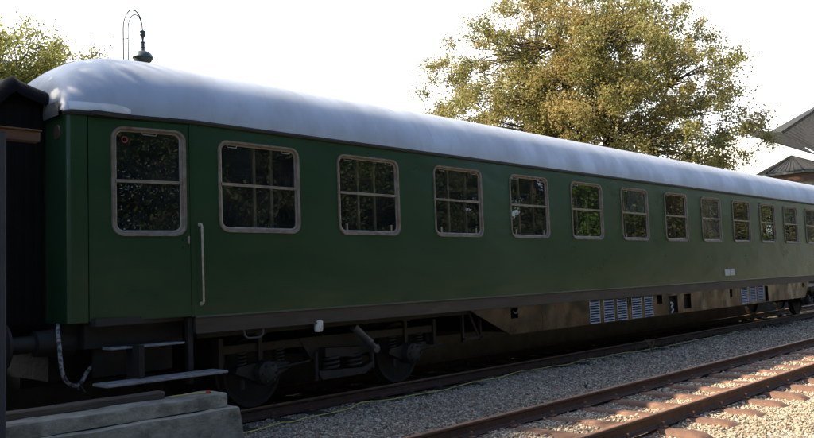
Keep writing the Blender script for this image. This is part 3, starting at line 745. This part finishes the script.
# leaves blown onto the ballast
n_ = 900
lx = rng.uniform(4.5, 26, n_); ly = rng.uniform(-6.2, .2, n_); lz = bedz(lx, ly) + rng.uniform(.022, .045, n_)
lx[:330] = rng.uniform(4.9, 10, 330); ly[:330] = rng.uniform(-4.8, .2, 330)
q = np.array([(-1, 0, 0), (-.2, -.55, .15), (1, 0, .1), (-.2, .55, .2)], float)
a = rng.uniform(0, 6.28, n_); s = rng.uniform(.014, .034, n_)
Q = np.stack([q[None, :, 0] * np.cos(a)[:, None] - q[None, :, 1] * np.sin(a)[:, None], q[None, :, 0] * np.sin(a)[:, None] + q[None, :, 1] * np.cos(a)[:, None], q[None, :, 2] + 0 * a[:, None]], -1) * s[:, None, None] + np.stack([lx, ly, lz], -1)[:, None]
lf = fast_mesh('fallen_leaves', Q.reshape(-1, 3), np.arange(n_ * 4).reshape(-1, 4), island_mat('dead_leaf', [(.25, .10, .04), (.17, .08, .04), (.32, .17, .06), (.12, .07, .045)], .8))
tag(lf, 'small brown autumn leaves scattered over the ballast', 'leaves', kind='stuff')

# dry weeds growing at the edge of the ballast
for wi, (wx, wy, hh, lab) in enumerate(((16.0, -.05, .34, 'dry brown weed growing on the ballast below the louvred skirt'), (22.4, .0, .24, 'small dry weed farthest along the ballast beside the coach'), (10.9, -1.5, .10, 'tiny green weed between the stones near the open track'))):
    rd = random.Random(60 + wi); wd = MB()
    for k in range(16):
        a = rd.uniform(0, 6.28); l_ = hh * rd.uniform(.5, 1.1); dx, dy = math.cos(a), math.sin(a); sp_ = rd.uniform(.2, .7)
        p_ = [(0, 0, 0), (dx * l_ * sp_ * .3, dy * l_ * sp_ * .3, l_ * .55), (dx * l_ * sp_, dy * l_ * sp_, l_)]
        wd.tube(p_, [.004, .003, .0015], 4, False)
        for t in (.5, .7, .9): 
            c_ = Vector(p_[1]).lerp(Vector(p_[2]), t); q_ = Vector((rd.uniform(-1, 1), rd.uniform(-1, 1), rd.uniform(0, 1))).normalized() * hh * .12
            wd.add([c_, c_ + q_ * .5 + Vector((0, 0, .008)), c_ + q_, c_ + q_ * .5 - Vector((0, 0, .008))], [(0, 1, 2, 3)])
    wo = wd.build('dry_weed', mat('dry_weed_stem', (.20, .13, .06), (.13, .10, .05), 6, .8) if wi < 2 else mat('green_weed_stem', (.07, .10, .03), (.05, .08, .02), 6, .8), fix=False)
    wo.location = (wx, wy, float(bedz(np.array(wx), np.array(wy))) - .005); tag(wo, lab, 'weed', 'weeds in the ballast')
# yellow cable
pts = [(5.35, -.20), (5.818, .02), (6.1, .10), (6.324, .12), (6.423, .02), (6.904, .16), (7.2, .20), (7.518, .17), (7.85, .30), (8.1, .22), (8.374, .26), (8.851, .29), (9.1, .20), (9.474, .20), (10.0, .36), (10.4, .36), (10.689, .32), (11.1, .26), (11.6, .38), (12.0, .52), (12.3, .42), (12.6, .34), (13.357, .42), (14.447, .42), (15.622, .34), (17.2, .38), (19.5, .30), (22., .36)]
P3 = []
for i in range(len(pts) - 1):
    p0, p1, p2, p3 = pts[max(i - 1, 0)], pts[i], pts[i + 1], pts[min(i + 2, len(pts) - 1)]
    for k in range(8):
        t = k / 8; c_ = [.5 * (2 * b_ + (c__ - a_) * t + (2 * a_ - 5 * b_ + 4 * c__ - d_) * t * t + (3 * b_ - a_ - 3 * c__ + d_) * t ** 3) for a_, b_, c__, d_ in zip(p0, p1, p2, p3)]
        P3.append((c_[0], c_[1], float(bedz(np.array(c_[0]), np.array(c_[1]))) + .042 + .008 * math.sin(c_[0] * 5)))
cm = MB(); cm.tube(P3, .0085, 6); co = cm.build('yellow_cable', YEL, orig=(5.35, -.2, -.15))
tag(co, 'thin yellow cable winding over the ballast beside the coach', 'cable')

# ------------------------------------------------------------------ platform blocks at the left
def slab(name, x0, x1, y0, y1, z0, z1, material, label, cat, rough=.012, seed=1, slant=0., nx=60, nz=6, ny=8, group=None):
    rd = random.Random(seed); mb = MB()
    def P(a, b, c):
        x = x0 + (x1 - x0) * a; y = y0 + (y1 - y0) * b; z = z0 + (z1 - z0) * c
        x += slant * (1 - c) * a
        n1 = math.sin(x * 7.1 + z * 21 + seed) * .5 + math.sin(x * 17.3 - z * 40 + y * 9) * .3 + math.sin(x * 41 + z * 77 + y * 31) * .2
        k = rough * n1
        ey = k if b == 0 else 0; ez = k * .7 if c == 1 else 0
        # worn corners
        if c == 1 and b == 0: ey += .006; ez -= .006
        if a == 1: x += k
        return (x, y + ey, z + ez)
    mb.strip([[P(i / nx, 0, k / nz) for k in range(nz + 1)] for i in range(nx + 1)])
    mb.strip([[P(i / nx, j / ny, 1) for j in range(ny + 1)] for i in range(nx + 1)])
    mb.strip([[P(1, j / ny, k / nz) for k in range(nz + 1)] for j in range(ny + 1)])
    mb.strip([[P(i / nx, 1, k / nz) for k in range(nz + 1)] for i in range(nx + 1)])
    o = mb.build(name, material, orig=(x0, y0, z0), fix=True); tag(o, label, cat, group); return o
slab('concrete_slab', -1.5, 4.83, -.90, -.50, .345, .475, CONC, 'long flat concrete slab on top of the platform edge below the steps', 'concrete slab', seed=2)
slab('concrete_block', -1.5, 4.90, -1.02, -.50, -.25, .335, CONC, 'rough cracked concrete block carrying the long flat slab', 'concrete block', .014, 5, slant=.10)
slab('timber_beam', -1.5, 4.28, -.60, -.46, .478, .545, WOODD, 'dark brown timber beam lying on the slab behind its edge', 'timber beam', .004, 9, nx=30)
rc = MB(); rc.lathe([(0, .03), (.022, .028), (.028, .01), (.024, 0)], (0, 0, 0), 'z', 12); ro = rc.build('red_cap', mat('red_plastic', (.45, .04, .03), (.3, .04, .03), 5, .5)); ro.location = (4.72, -.72, .478); tag(ro, 'small red cap lying on the end of the concrete slab', 'cap')
yc = MB(); yc.tube([(4.35, -.62, .487), (4.45, -.66, .49), (4.55, -.64, .487), (4.68, -.70, .488), (4.80, -.68, .484)], .007, 6); yo = yc.build('yellow_rope', YEL); tag(yo, 'short yellow cord on the end of the concrete slab', 'rope')

# post and timber sign beam at the far left, an unseen wagon added to shade the coach end
ps = MB(); ps.box(2.40, 2.565, -1.08, -.96, -.25, 2.98, .01); po = ps.build('iron_post', IRONB, orig=(2.5, -1.02, -.25)); tag(po, 'dark vertical iron post carrying the timber crossbeam beside the coach end', 'post')
bm_ = MB(); bm_.box(1.9, 2.85, -1.07, -.97, 2.918, 3.008, .006); bm_.box(1.9, 2.86, -1.09, -.95, 3.008, 3.022, .003); bo_ = bm_.build('timber_crossbeam', WOODR, orig=(2.5, -1.02, 2.918)); tag(bo_, 'weathered orange brown timber crossbeam on top of the dark post', 'beam')
wg = empty('shade_wagon', (-2.2, CY, 0), 'unseen dark wagon added left of the coach to shade its end', 'wagon')
m_ = MB(); m_.box(-6.6, 2.2, .28, 2.56, 1.15, 3.75, .03); m_.build('body', mat('dark_wagon_paint', (.03, .022, .02), (.045, .03, .026), 3, .7, bump=.3), wg)
m_ = MB(); m_.strip([[(x, CY + 1.2 * math.sin(t), 3.72 + .38 * math.cos(t)) for t in [-1.57 + 3.14 * k / 16 for k in range(17)]] for x in (-6.65, 2.25)]); m_.build('roof', BLACK, wg)
m_ = MB(); m_.box(-6.5, 2.1, .4, 2.4, .95, 1.15)
m_.build('underframe', DARK, wg)
for x in (-5.2, .8):
    m_ = MB(); m_.tube([(x, .5, .47), (x, 2.34, .47)], .075, 12)
    for y in (.66, 2.1): m_.lathe([(0, 0), (.44, 0), (.46, .02), (.46, .09), (.49, .1), (.49, .12), (0, .12)], (x, y, .47), 'y', 32)
    m_.build('wheelset', BOGIE, wg)
for y in (.56, 2.28):
    m_ = MB(); m_.lathe([(.14, -.1), (.14, .2), (.08, .22), (.08, .5), (.22, .53), (.22, .55), (0, .56)], (2.2, y, 1.06), 'x', 20); m_.build('buffer', BLACK, wg)

# ------------------------------------------------------------------ gooseneck lamp behind the coach
lm = empty('gooseneck_lamp', (9.13, 9.63, -.25), 'old gooseneck lantern rising behind the coach roof', 'street lamp')
D = Vector((.62, -.32, 0)).normalized()      # arm direction
def LP(s, z, off=0): p = Vector((9.12, 9.64, 0)) + D * s + Vector((0, 0, z)); return (p.x, p.y, p.z)
def goose(s0, wid, ztop, zleg, zend, rad):
    c = s0 + wid / 2; o = [LP(s0, z) for z in (-.25, 3, 5.5, zleg)]
    for k in range(1, 16):
        t = math.pi * (1 - k / 16); o.append(LP(c + wid / 2 * math.cos(t), zleg + (ztop - zleg) * math.sin(t)))
    o.append(LP(s0 + wid, zleg - .02)); o.append(LP(s0 + wid + .0, zend)); m = MB(); m.tube(o, rad, 8); return m
goose(0, .44, 8.36, 7.86, 7.86, .017).build('outer_tube', LAMPG, lm)
goose(.11, .33, 8.24, 7.86, 7.82, .013).build('inner_tube', LAMPG, lm)
for ta, tb in ((LP(0, 7.62), LP(.11, 7.64)), (LP(.24, 8.23), LP(.24, 8.36)), (LP(0, 6.6), LP(.11, 6.62))):
    m_ = MB(); m_.tube([ta, tb], .010, 6); m_.build('tie_bar', LAMPG, lm)
c = LP(.445, 0)
m_ = MB(); m_.lathe([(0, 7.90), (.02, 7.88), (.03, 7.86), (.075, 7.84), (.075, 7.82), (.055, 7.81), (.055, 7.77), (.07, 7.76), (.065, 7.73), (.035, 7.69), (.03, 7.66), (.02, 7.60), (.0, 7.58)], c, 'z', 20); m_.build('finial', LAMPG, lm)
m_ = MB(); m_.tube([(c[0], c[1], 7.60), (c[0], c[1], 7.57)], .008, 6); m_.lathe([(0, 7.59), (.055, 7.58), (.06, 7.56), (.045, 7.55), (.045, 7.46), (.06, 7.45), (.06, 7.43), (.045, 7.42), (.05, 7.36)], c, 'z', 20); m_.build('neck', LAMPG, lm)
m_ = MB(); m_.lathe([(.05, 7.37), (.09, 7.35), (.15, 7.32), (.20, 7.28), (.235, 7.22), (.245, 7.19), (.245, 7.17), (.22, 7.16), (.2, 7.10), (.0, 7.02)], c, 'z', 28); m_.build('lamp_shade', LAMPG, lm)

# ------------------------------------------------------------------ trees
def tree(name, loc, H, crown_c, crown_r, nclus, leaves_per, leaf, lmat, label, seed, trunk_r=.3, fork=.25, group=None, gap=0., lump=.25, spread=.75, cat='tree', twig=True, squash=1.):
    rd = random.Random(seed); rg = np.random.default_rng(seed)
    root = empty(name, loc, label, cat, group); L = Vector(loc)
    tk = MB(); top = Vector((0, 0, H * fork)); tk.tube([(0, 0, -.3), (.03, .02, H * fork * .5), tuple(top)], [trunk_r * 1.25, trunk_r, trunk_r * .85], 12)
    cc = Vector(crown_c); cr = Vector(crown_r)
    # main limbs
    limbs = []
    for k in range(9):
        a = k * 2.4 + rd.uniform(-.3, .3); e = rd.uniform(.15, 1.2)
        d = Vector((math.cos(a) * math.cos(e), math.sin(a) * math.cos(e), math.sin(e)))
        end = cc + Vector((d.x * cr.x, d.y * cr.y, d.z * cr.z * .75)) * .62
        mid = top.lerp(end, .5) + Vector((rd.uniform(-.6, .6), rd.uniform(-.6, .6), rd.uniform(.2, .9)))
        P_ = [top - Vector((0, 0, rd.uniform(0, .6))), top.lerp(mid, .5) + Vector((0, 0, .2)), mid, mid.lerp(end, .5) + Vector((rd.uniform(-.3, .3), rd.uniform(-.3, .3), .1)), end]
        tk.tube(P_, [trunk_r * .5, trunk_r * .4, trunk_r * .3, trunk_r * .2, trunk_r * .11], 7, False); limbs.append(P_)
    clus = []
    tries = 0
    lumps = [Vector((rd.gauss(0, 1), rd.gauss(0, 1), rd.gauss(0, 1))).normalized() for _ in range(9)]; la = [rd.uniform(-lump, lump) for _ in lumps]
    while len(clus) < nclus and tries < nclus * 12:
        tries += 1
        d = Vector((rd.gauss(0, 1), rd.gauss(0, 1), rd.gauss(0, 1))).normalized()
        if d.z < -.8: continue
        rr = rd.random() ** (1 / 2.4); k = (1 - .20 * max(0, d.z)) * (1.06 - .10 * d.z) + sum(a_ * max(0, d.dot(l_)) ** 3 for a_, l_ in zip(la, lumps))
        p = cc + Vector((d.x * cr.x, d.y * cr.y, d.z * cr.z)) * rr * k
        if gap and math.sin(p.x * 1.1 + seed) * math.sin(p.y * 1.3) * math.sin(p.z * 1.7 + 1) > gap: continue
        clus.append(p)
    LV = []; 
    for p in clus:
        # twigs spring from a nearby limb or an already placed twig end
        best = min((q for P_ in limbs for q in P_[1:]), key=lambda q: (q - p).length + max(0, q.z - p.z) * .8)
        mid = best.lerp(p, .5) + Vector((rd.uniform(-.25, .25), rd.uniform(-.25, .25), rd.uniform(-.1, .35)))
        ln = (p - best).length
        jv = lambda q_: Vector((rd.uniform(-q_, q_), rd.uniform(-q_, q_), rd.uniform(-q_, q_)))
        tk.tube([best, best.lerp(mid, .5) + jv(ln * .07), mid, mid.lerp(p, .5) + jv(ln * .08), p], [min(.07, .02 + ln * .014) * (trunk_r / .3), .028 * (trunk_r / .3), .022 * (trunk_r / .3), .014, .008], 5, False)
        outd = (p - cc); outd = outd.normalized() if outd.length > .1 else Vector((0, 0, 1))
        nt_ = 4
        for t_ in range(nt_):
            dr = (outd * .6 + Vector((rd.gauss(0, .7), rd.gauss(0, .7), rd.gauss(0, .45)))).normalized(); l_ = spread * rd.uniform(.6, 1.3)
            e_ = p + dr * l_ + Vector((0, 0, -.08 * l_))
            if twig: tk.tube([p, p.lerp(e_, .5) + Vector((0, 0, .05)), e_], [.014, .009, .005], 3, False)
            n2 = max(2, int(leaves_per * rd.uniform(.5, 1.5) / nt_))
            t2 = rg.uniform(.15, 1.08, (n2, 1)); base = np.array(p)[None] * (1 - t2) + np.array(e_)[None] * t2
            LV.append(base + rg.normal(0, 1, (n2, 3)) * (.16 + .10 * t2) * spread * 1.15)
    tk.build('trunk', BARK, root, fix=False) if False else None
    # trunk mesh is in local space already
    me = bpy.data.meshes.new('trunk'); me.from_pydata([tuple(p) for p in tk.v], [], tk.f); me.polygons.foreach_set('use_smooth', [True] * len(tk.f)); me.materials.append(BARK)
    to = bpy.data.objects.new('trunk', me); COL.objects.link(to); to.parent = root
    C_ = np.concatenate(LV); n_ = len(C_)
    # leaf: folded diamond of 4 points
    q = np.array([(-1, 0, 0), (0, -.62, .18), (1, 0, -.1), (0, .62, .18)], float)
    s = leaf * rg.uniform(.6, 1.35, n_)
    A = rg.normal(0, 1, (n_, 3)); A /= np.linalg.norm(A, axis=1, keepdims=True); B0 = rg.normal(0, 1, (n_, 3)) + np.array([0, 0, 1.2]); N_ = np.cross(A, B0); N_ /= np.linalg.norm(N_, axis=1, keepdims=True); B_ = np.cross(N_, A)
    Q = (q[None, :, 0, None] * A[:, None] + q[None, :, 1, None] * N_[:, None] + q[None, :, 2, None] * B_[:, None]) * s[:, None, None] + C_[:, None]
    crn = fast_mesh('crown', Q.reshape(-1, 3), np.arange(n_ * 4).reshape(-1, 4), lmat, root)
    return root
LEAF_GOLD = island_mat('autumn_leaf', [(.36, .31, .10), (.22, .26, .08), (.40, .29, .10), (.16, .20, .07), (.28, .19, .09), (.44, .38, .15)], .5, .5, [(.17, .21, .07), (.38, .31, .11), (.22, .25, .08), (.40, .28, .11)], .32)
LEAF_OLIVE = island_mat('olive_leaf', [(.20, .24, .07), (.26, .26, .08), (.13, .18, .055), (.32, .26, .08)], .5, .5, [(.17, .21, .06), (.33, .28, .07)], .4)
LEAF_GREEN = island_mat('green_leaf', [(.04, .07, .02), (.055, .08, .025), (.03, .05, .018), (.08, .09, .03)], .5, .3, [(.04, .09, .015), (.07, .12, .02)], .6)
LEAF_IVY = island_mat('ivy_leaf', [(.085, .17, .03), (.065, .135, .025), (.11, .20, .04)], .45, .3)
LEAF_MIX = island_mat('mixed_leaf', [(.10, .11, .04), (.07, .09, .035), (.15, .13, .05), (.05, .065, .03)], .6, .3, [(.06, .075, .03), (.14, .12, .045)], .6)
NEEDLE = island_mat('dark_needle', [(.018, .035, .014), (.025, .045, .017), (.03, .05, .02)], .6, .15)
tree('autumn_tree', (32.6, 11.0, -.25), 15.6, (0, 0, 9.3), (7.4, 7.2, 6.9), 820, 260, .058, LEAF_GOLD, 'large golden and olive autumn tree behind the middle of the coach', 11, .34, .20, gap=.22, lump=.16, spread=.66)
tree('olive_tree', (15.0, 31.5, -.25), 16.5, (-1.1, 0, 9.6), (5.4, 5.0, 6.2), 520, 260, .068, LEAF_OLIVE, 'smaller yellow green tree behind the left end of the coach roof', 23, .3, .25, lump=.2, spread=.9)

# woodland edge behind the photographer: seen only as reflections; unseen shade trees are added at the left
def conifer(name, loc, H, rad, seed, label):
    rd = random.Random(seed); rg = np.random.default_rng(seed); root = empty(name, loc, label, 'tree', 'trees mirrored in the windows')
    tk = MB(); tk.tube([(0, 0, -.3), (0, 0, H * .6), (0, 0, H)], [.26, .16, .03], 8); L_ = []
    z = 1.2
    while z < H:
        f = 1 - z / H; n2 = 7
        for k in range(n2):
            a = rd.uniform(0, 6.28); r = rad * (f ** .8) * rd.uniform(.75, 1.15) + .15; e = (r * math.cos(a), r * math.sin(a), z - .22 * r)
            tk.tube([(0, 0, z), (e[0] * .5, e[1] * .5, z - .03 * r), e], [.03, .02, .006], 4, False)
            m2 = int(50 + 95 * r); t2 = rg.uniform(.15, 1, (m2, 1)); L_.append(np.array([(0, 0, z)]) * (1 - t2) + np.array([e]) * t2 + rg.normal(0, 1, (m2, 3)) * np.array([.14, .14, .10]) * (1 + .1 * r))
        z += .42
    me = bpy.data.meshes.new('trunk'); me.from_pydata([tuple(p) for p in tk.v], [], tk.f); me.materials.append(BARK)
    to = bpy.data.objects.new('trunk', me); COL.objects.link(to); to.parent = root
    C_ = np.concatenate(L_); n_ = len(C_); q = np.array([(-1, 0, 0), (0, -.35, .1), (1, 0, -.1), (0, .35, .1)], float); s = .11 * rg.uniform(.6, 1.3, n_)
    A = rg.normal(0, 1, (n_, 3)); A /= np.linalg.norm(A, axis=1, keepdims=True); B0 = rg.normal(0, 1, (n_, 3)); N_ = np.cross(A, B0); N_ /= np.linalg.norm(N_, axis=1, keepdims=True); B_ = np.cross(N_, A)
    Q = (q[None, :, 0, None] * A[:, None] + q[None, :, 1, None] * N_[:, None] + q[None, :, 2, None] * B_[:, None]) * s[:, None, None] + C_[:, None]
    fast_mesh('crown', Q.reshape(-1, 3), np.arange(n_ * 4).reshape(-1, 4), NEEDLE, root)
    return root
MIR = 'trees mirrored in the windows'; ML = 'unseen tree, mirrored in the coach panes or added to shade its left end'
c1 = conifer('conifer', (9.0, -19.0, -.25), 15, 3.4, 41, ML)
b1 = tree('woodland_tree', (14.5, -21.5, -.25), 12, (0, 0, 6.6), (3.9, 3.9, 5.4), 260, 120, .085, LEAF_GREEN, ML, 51, .22, .15, group=MIR, twig=False, spread=.9)
b2 = tree('woodland_tree', (52, -19, -.25), 12, (0, 0, 6.4), (4.4, 4.2, 5.6), 260, 110, .095, LEAF_MIX, ML, 52, .22, .12, group=MIR, twig=False, spread=.95)
def put(src, x, y, s, rz):
    o = copy_tree(src); o.location = (x, y, -.25); o.scale = (s, s, s); o.rotation_euler.z = rz; return o
for (x, y, s, rz) in ((1.5, -22, 1.05, 1), (17.5, -20, 1.1, 2), (24.5, -23, 1.2, 3), (31, -21, .95, .5), (35.5, -25, 1.3, 4), (46, -23, 1.1, 5), (63, -25, 1.2, 2.2), (80, -26, 1.3, .2), (-6, -19, 1.1, .9), (41, -26, 1.15, 1.4), (12.5, -24, 1.3, 2.7), (-1.1, 5.8, .76, 2.0), (-12, 9.5, 1.15, .4), (-15, 3, 1.2, 2.1), (-13, -6, 1.1, 3.1), (-19, 16, 1.35, 4.4), (-17, -14, 1.2, 5.1)): put(c1, x, y, s, rz)  # copies left of the coach are unseen, added to darken and shade its end
for (x, y, s, rz) in ((5.0, -25, 1.2, 1), (22, -27, 1.3, 2), (28, -24, 1.0, 3), (48.5, -20, .9, 1.2), (74, -22, 1.2, 4), (-2, -26, 1.3, 2), (10, -28, 1.45, .4), (18, -30, 1.5, 5), (-2.5, 13.5, 1.2, 2.2), (34, -31, 1.5, 1.3), (-1.9, 6.2, .96, .8), (-3.9, 7.7, 1.0, 3.3), (-6.5, 11.5, 1.4, 1.7), (-8.5, 6.5, 1.3, 4.1)): put(b1, x, y, s, rz)  # copies on the platform side are unseen, added to block sun from the dome
for (x, y, s, rz) in ((58, -22, 1.1, 1), (68, -20, 1.0, 2.6), (86, -21, 1.3, .7), (98, -20, 1.3, 3), (112, -22, 1.4, 5)): put(b2, x, y, s, rz)
# ivy-covered trunk
iv = empty('ivy_clad_tree', (37.2, -13.6, -.25), 'bright green ivy-clad trunk mirrored in the fifth side window', 'tree')
rg = np.random.default_rng(9); m_ = MB(); m_.tube([(0, 0, 0), (.05, 0, 4), (.1, .05, 9), (.2, .1, 13)], [.34, .3, .22, .12], 10)
me = bpy.data.meshes.new('trunk'); me.from_pydata([tuple(p) for p in m_.v], [], m_.f); me.materials.append(BARK); to = bpy.data.objects.new('trunk', me); COL.objects.link(to); to.parent = iv
n_ = 16000; z = rg.uniform(0, 11, n_); a = rg.uniform(0, 6.28, n_); rr = (.62 + .22 * np.sin(z * 2.2) + .1 * np.sin(z * 5.1 + a * 2)) * rg.uniform(.65, 1.15, n_)
C_ = np.stack([rr * np.cos(a) + .01 * z, rr * np.sin(a), z], -1); q = np.array([(-1, 0, 0), (0, -.7, .18), (1, 0, -.1), (0, .7, .18)], float); s = .085 * rg.uniform(.6, 1.3, n_)
A = rg.normal(0, 1, (n_, 3)); A /= np.linalg.norm(A, axis=1, keepdims=True); B0 = rg.normal(0, 1, (n_, 3)); N_ = np.cross(A, B0); N_ /= np.linalg.norm(N_, axis=1, keepdims=True); B_ = np.cross(N_, A)
Q = (q[None, :, 0, None] * A[:, None] + q[None, :, 1, None] * N_[:, None] + q[None, :, 2, None] * B_[:, None]) * s[:, None, None] + C_[:, None]
fast_mesh('ivy', Q.reshape(-1, 3), np.arange(n_ * 4).reshape(-1, 4), LEAF_IVY, iv)

# ------------------------------------------------------------------ station house at the right
hs = empty('station_house', (60, 9, -.25), 'station house with dark slate roofs behind the far end of the coach', 'house')
def slab_roof(mb, P4, th=.12):
    a, b, c_, d_ = [Vector(p) for p in P4]; n2 = (b - a).cross(c_ - a).normalized(); n2 = n2 if n2.z > 0 else -n2
    v = [a, b, c_, d_] + [p - n2 * th for p in (a, b, c_, d_)]
    mb.add(v, [(0, 1, 2, 3), (7, 6, 5, 4), (0, 4, 5, 1), (1, 5, 6, 2), (2, 6, 7, 3), (3, 7, 4, 0)])
def tiled(mb, P4, cols, rows_, lift=.05):
    """courses of slates as small standing ribs over a roof plane a-b (eave) c-d (ridge)"""
    a, b, c_, d_ = [Vector(p) for p in P4]; n2 = (b - a).cross(d_ - a).normalized(); n2 = n2 if n2.z > 0 else -n2
    for i in range(cols + 1):
        p = a.lerp(b, i / cols); q2 = d_.lerp(c_, i / cols); w_ = (b - a).normalized() * .035
        mb.add([p - w_ + n2 * .005, p + n2 * lift, p + w_ + n2 * .005, q2 - w_ + n2 * .005, q2 + n2 * lift, q2 + w_ + n2 * .005], [(0, 1, 4, 3), (1, 2, 5, 4)])
m_ = MB()
E0, E1 = (57.0, 10.4, 10.55), (55.6, 7.0, 8.3)
# main roof, its left verge rising to the ridge away to the right
main = [(56.0, 7.6, 8.75), (66.0, 4.2, 8.75), (66.5, 8.2, 15.6), (62.6, 7.6, 14.6)]
slab_roof(m_, [(57.0, 10.4, 10.65), (56.1, 7.4, 8.6), (64.5, 4.4, 8.6), (65.5, 6.6, 15.4)]); tiled(m_, [(56.1, 7.4, 8.62), (64.5, 4.4, 8.62), (65.5, 6.6, 15.4), (57.0, 10.4, 10.67)], 34, 1, .015)
slab_roof(m_, [(57.0, 10.4, 10.60), (65.5, 6.6, 15.35), (72, 14, 11), (60, 18, 9)])
mr_ = m_.build('main_roof', SLATE, hs)
m_ = MB(); slab_roof(m_, [(57.02, 10.45, 10.70), (56.4, 12.4, 11.1), (54.6, 11.2, 10.3), (55.7, 7.9, 8.72)], .18); tiled(m_, [(54.6, 11.2, 10.32), (55.7, 7.9, 8.74), (57.02, 10.45, 10.72), (56.4, 12.4, 11.12)], 12, 1, .015); m_.build('wing_roof', SLATE, hs)
m_ = MB(); slab_roof(m_, [(54.55, 11.25, 10.22), (55.65, 7.75, 8.60), (51.5, 7.2, 6.5), (50.2, 13.4, 7.2)], .08); slab_roof(m_, [(54.55, 11.25, 10.18), (50.2, 13.4, 7.16), (51, 19, 7.2), (56.3, 17, 10.6)], .08); m_.build('lower_roof', ROOF_GLARE, hs)
m_ = MB(); m_.prism([(51.6, 7.4, -.2), (50.4, 13.2, -.2), (51.4, 18.4, -.2), (70, 20, -.2), (70, 5.2, -.2)], (0, 0, 6.7)); m_.prism([(56.4, 8.2, 6.4), (57.0, 10.6, 6.4), (60, 17, 6.4), (70, 13, 6.4), (64.5, 5.0, 6.4)], (0, 0, 2.2)); m_.build('wall', CREAM, hs)
# octagonal bay with its own little roof
bay = (46.4, 6.1)
def octa(r, z, n=8, rot=.39): return [(bay[0] + r * math.cos(rot + 6.2832 * k / n), bay[1] + r * math.sin(rot + 6.2832 * k / n), z) for k in range(n)]
bayo = MB(); e = octa(2.45, 6.50); ap = (bay[0] + .35, bay[1] + .45, 7.62)
bayo.add(e + octa(2.45, 6.42) + [ap], [(k, (k + 1) % 8, 16) for k in range(8)] + [(k, k + 8, (k + 1) % 8 + 8, (k + 1) % 8) for k in range(8)])
for k in range(8):
    a, b = Vector(e[k]), Vector(e[(k + 1) % 8])
    for j in range(9):
        p = a.lerp(b, j / 8); rr_ = .012 if j % 8 else .04; q2 = Vector(ap).lerp(p, .0 if j % 8 == 0 else .12)
        bayo.tube([p + Vector((0, 0, .02)), q2 + Vector((0, 0, .02))], rr_, 4, False)
br = bayo.build('bay_roof', SLATE, hs)
m_ = MB(); m_.strip([octa(2.42, 6.36), octa(2.52, 6.36), octa(2.54, 6.46), octa(2.44, 6.46)], smooth=False, closed=True); m_.build('gutter', mat('greenish_zinc', (.22, .26, .22), (.17, .2, .17), 5, .5, metal=.3), br)
m_ = MB(); m_.strip([octa(2.15, 5.95), octa(2.32, 5.95), octa(2.36, 6.36)], smooth=False, closed=True); m_.build('fascia', FASC, hs)
m_ = MB(); m_.strip([octa(2.14, -.2), octa(2.14, 6.3)], smooth=False, closed=True); m_.build('bay_wall', CREAM, hs)
for k in range(8):
    a, b = Vector(octa(2.15, 4.6)[k]), Vector(octa(2.15, 4.6)[(k + 1) % 8]); n2 = ((a + b) / 2 - Vector((bay[0], bay[1], 4.6))).normalized()
    p0, p1 = a.lerp(b, .3) + n2 * .02, a.lerp(b, .7) + n2 * .02
    m_ = MB(); m_.add([p0, p1, p1 + Vector((0, 0, 1.18)), p0 + Vector((0, 0, 1.18))], [(0, 1, 2, 3)]); wf = m_.build('window', BLACK, hs)
    m_ = MB()
    for t0, t1, z0, z1 in ((.28, .31, -.03, 1.2), (.69, .72, -.03, 1.2), (.28, .72, -.04, 0), (.28, .72, 1.18, 1.21), (.49, .51, 0, 1.18)):
        q0, q1 = a.lerp(b, t0) + n2 * .03, a.lerp(b, t1) + n2 * .03; m_.prism([q0 + Vector((0, 0, z0)), q1 + Vector((0, 0, z0)), q1 + Vector((0, 0, z1)), q0 + Vector((0, 0, z1))], n2 * .03)
    m_.build('frame', WHITE, wf)
ch = MB(); ch.box(55.6, 56.6, 13.0, 13.7, 7.4, 8.55, .03); ch.box(55.5, 56.7, 12.9, 13.8, 8.5, 8.6, .02); ch.build('chimney', FASC, hs)
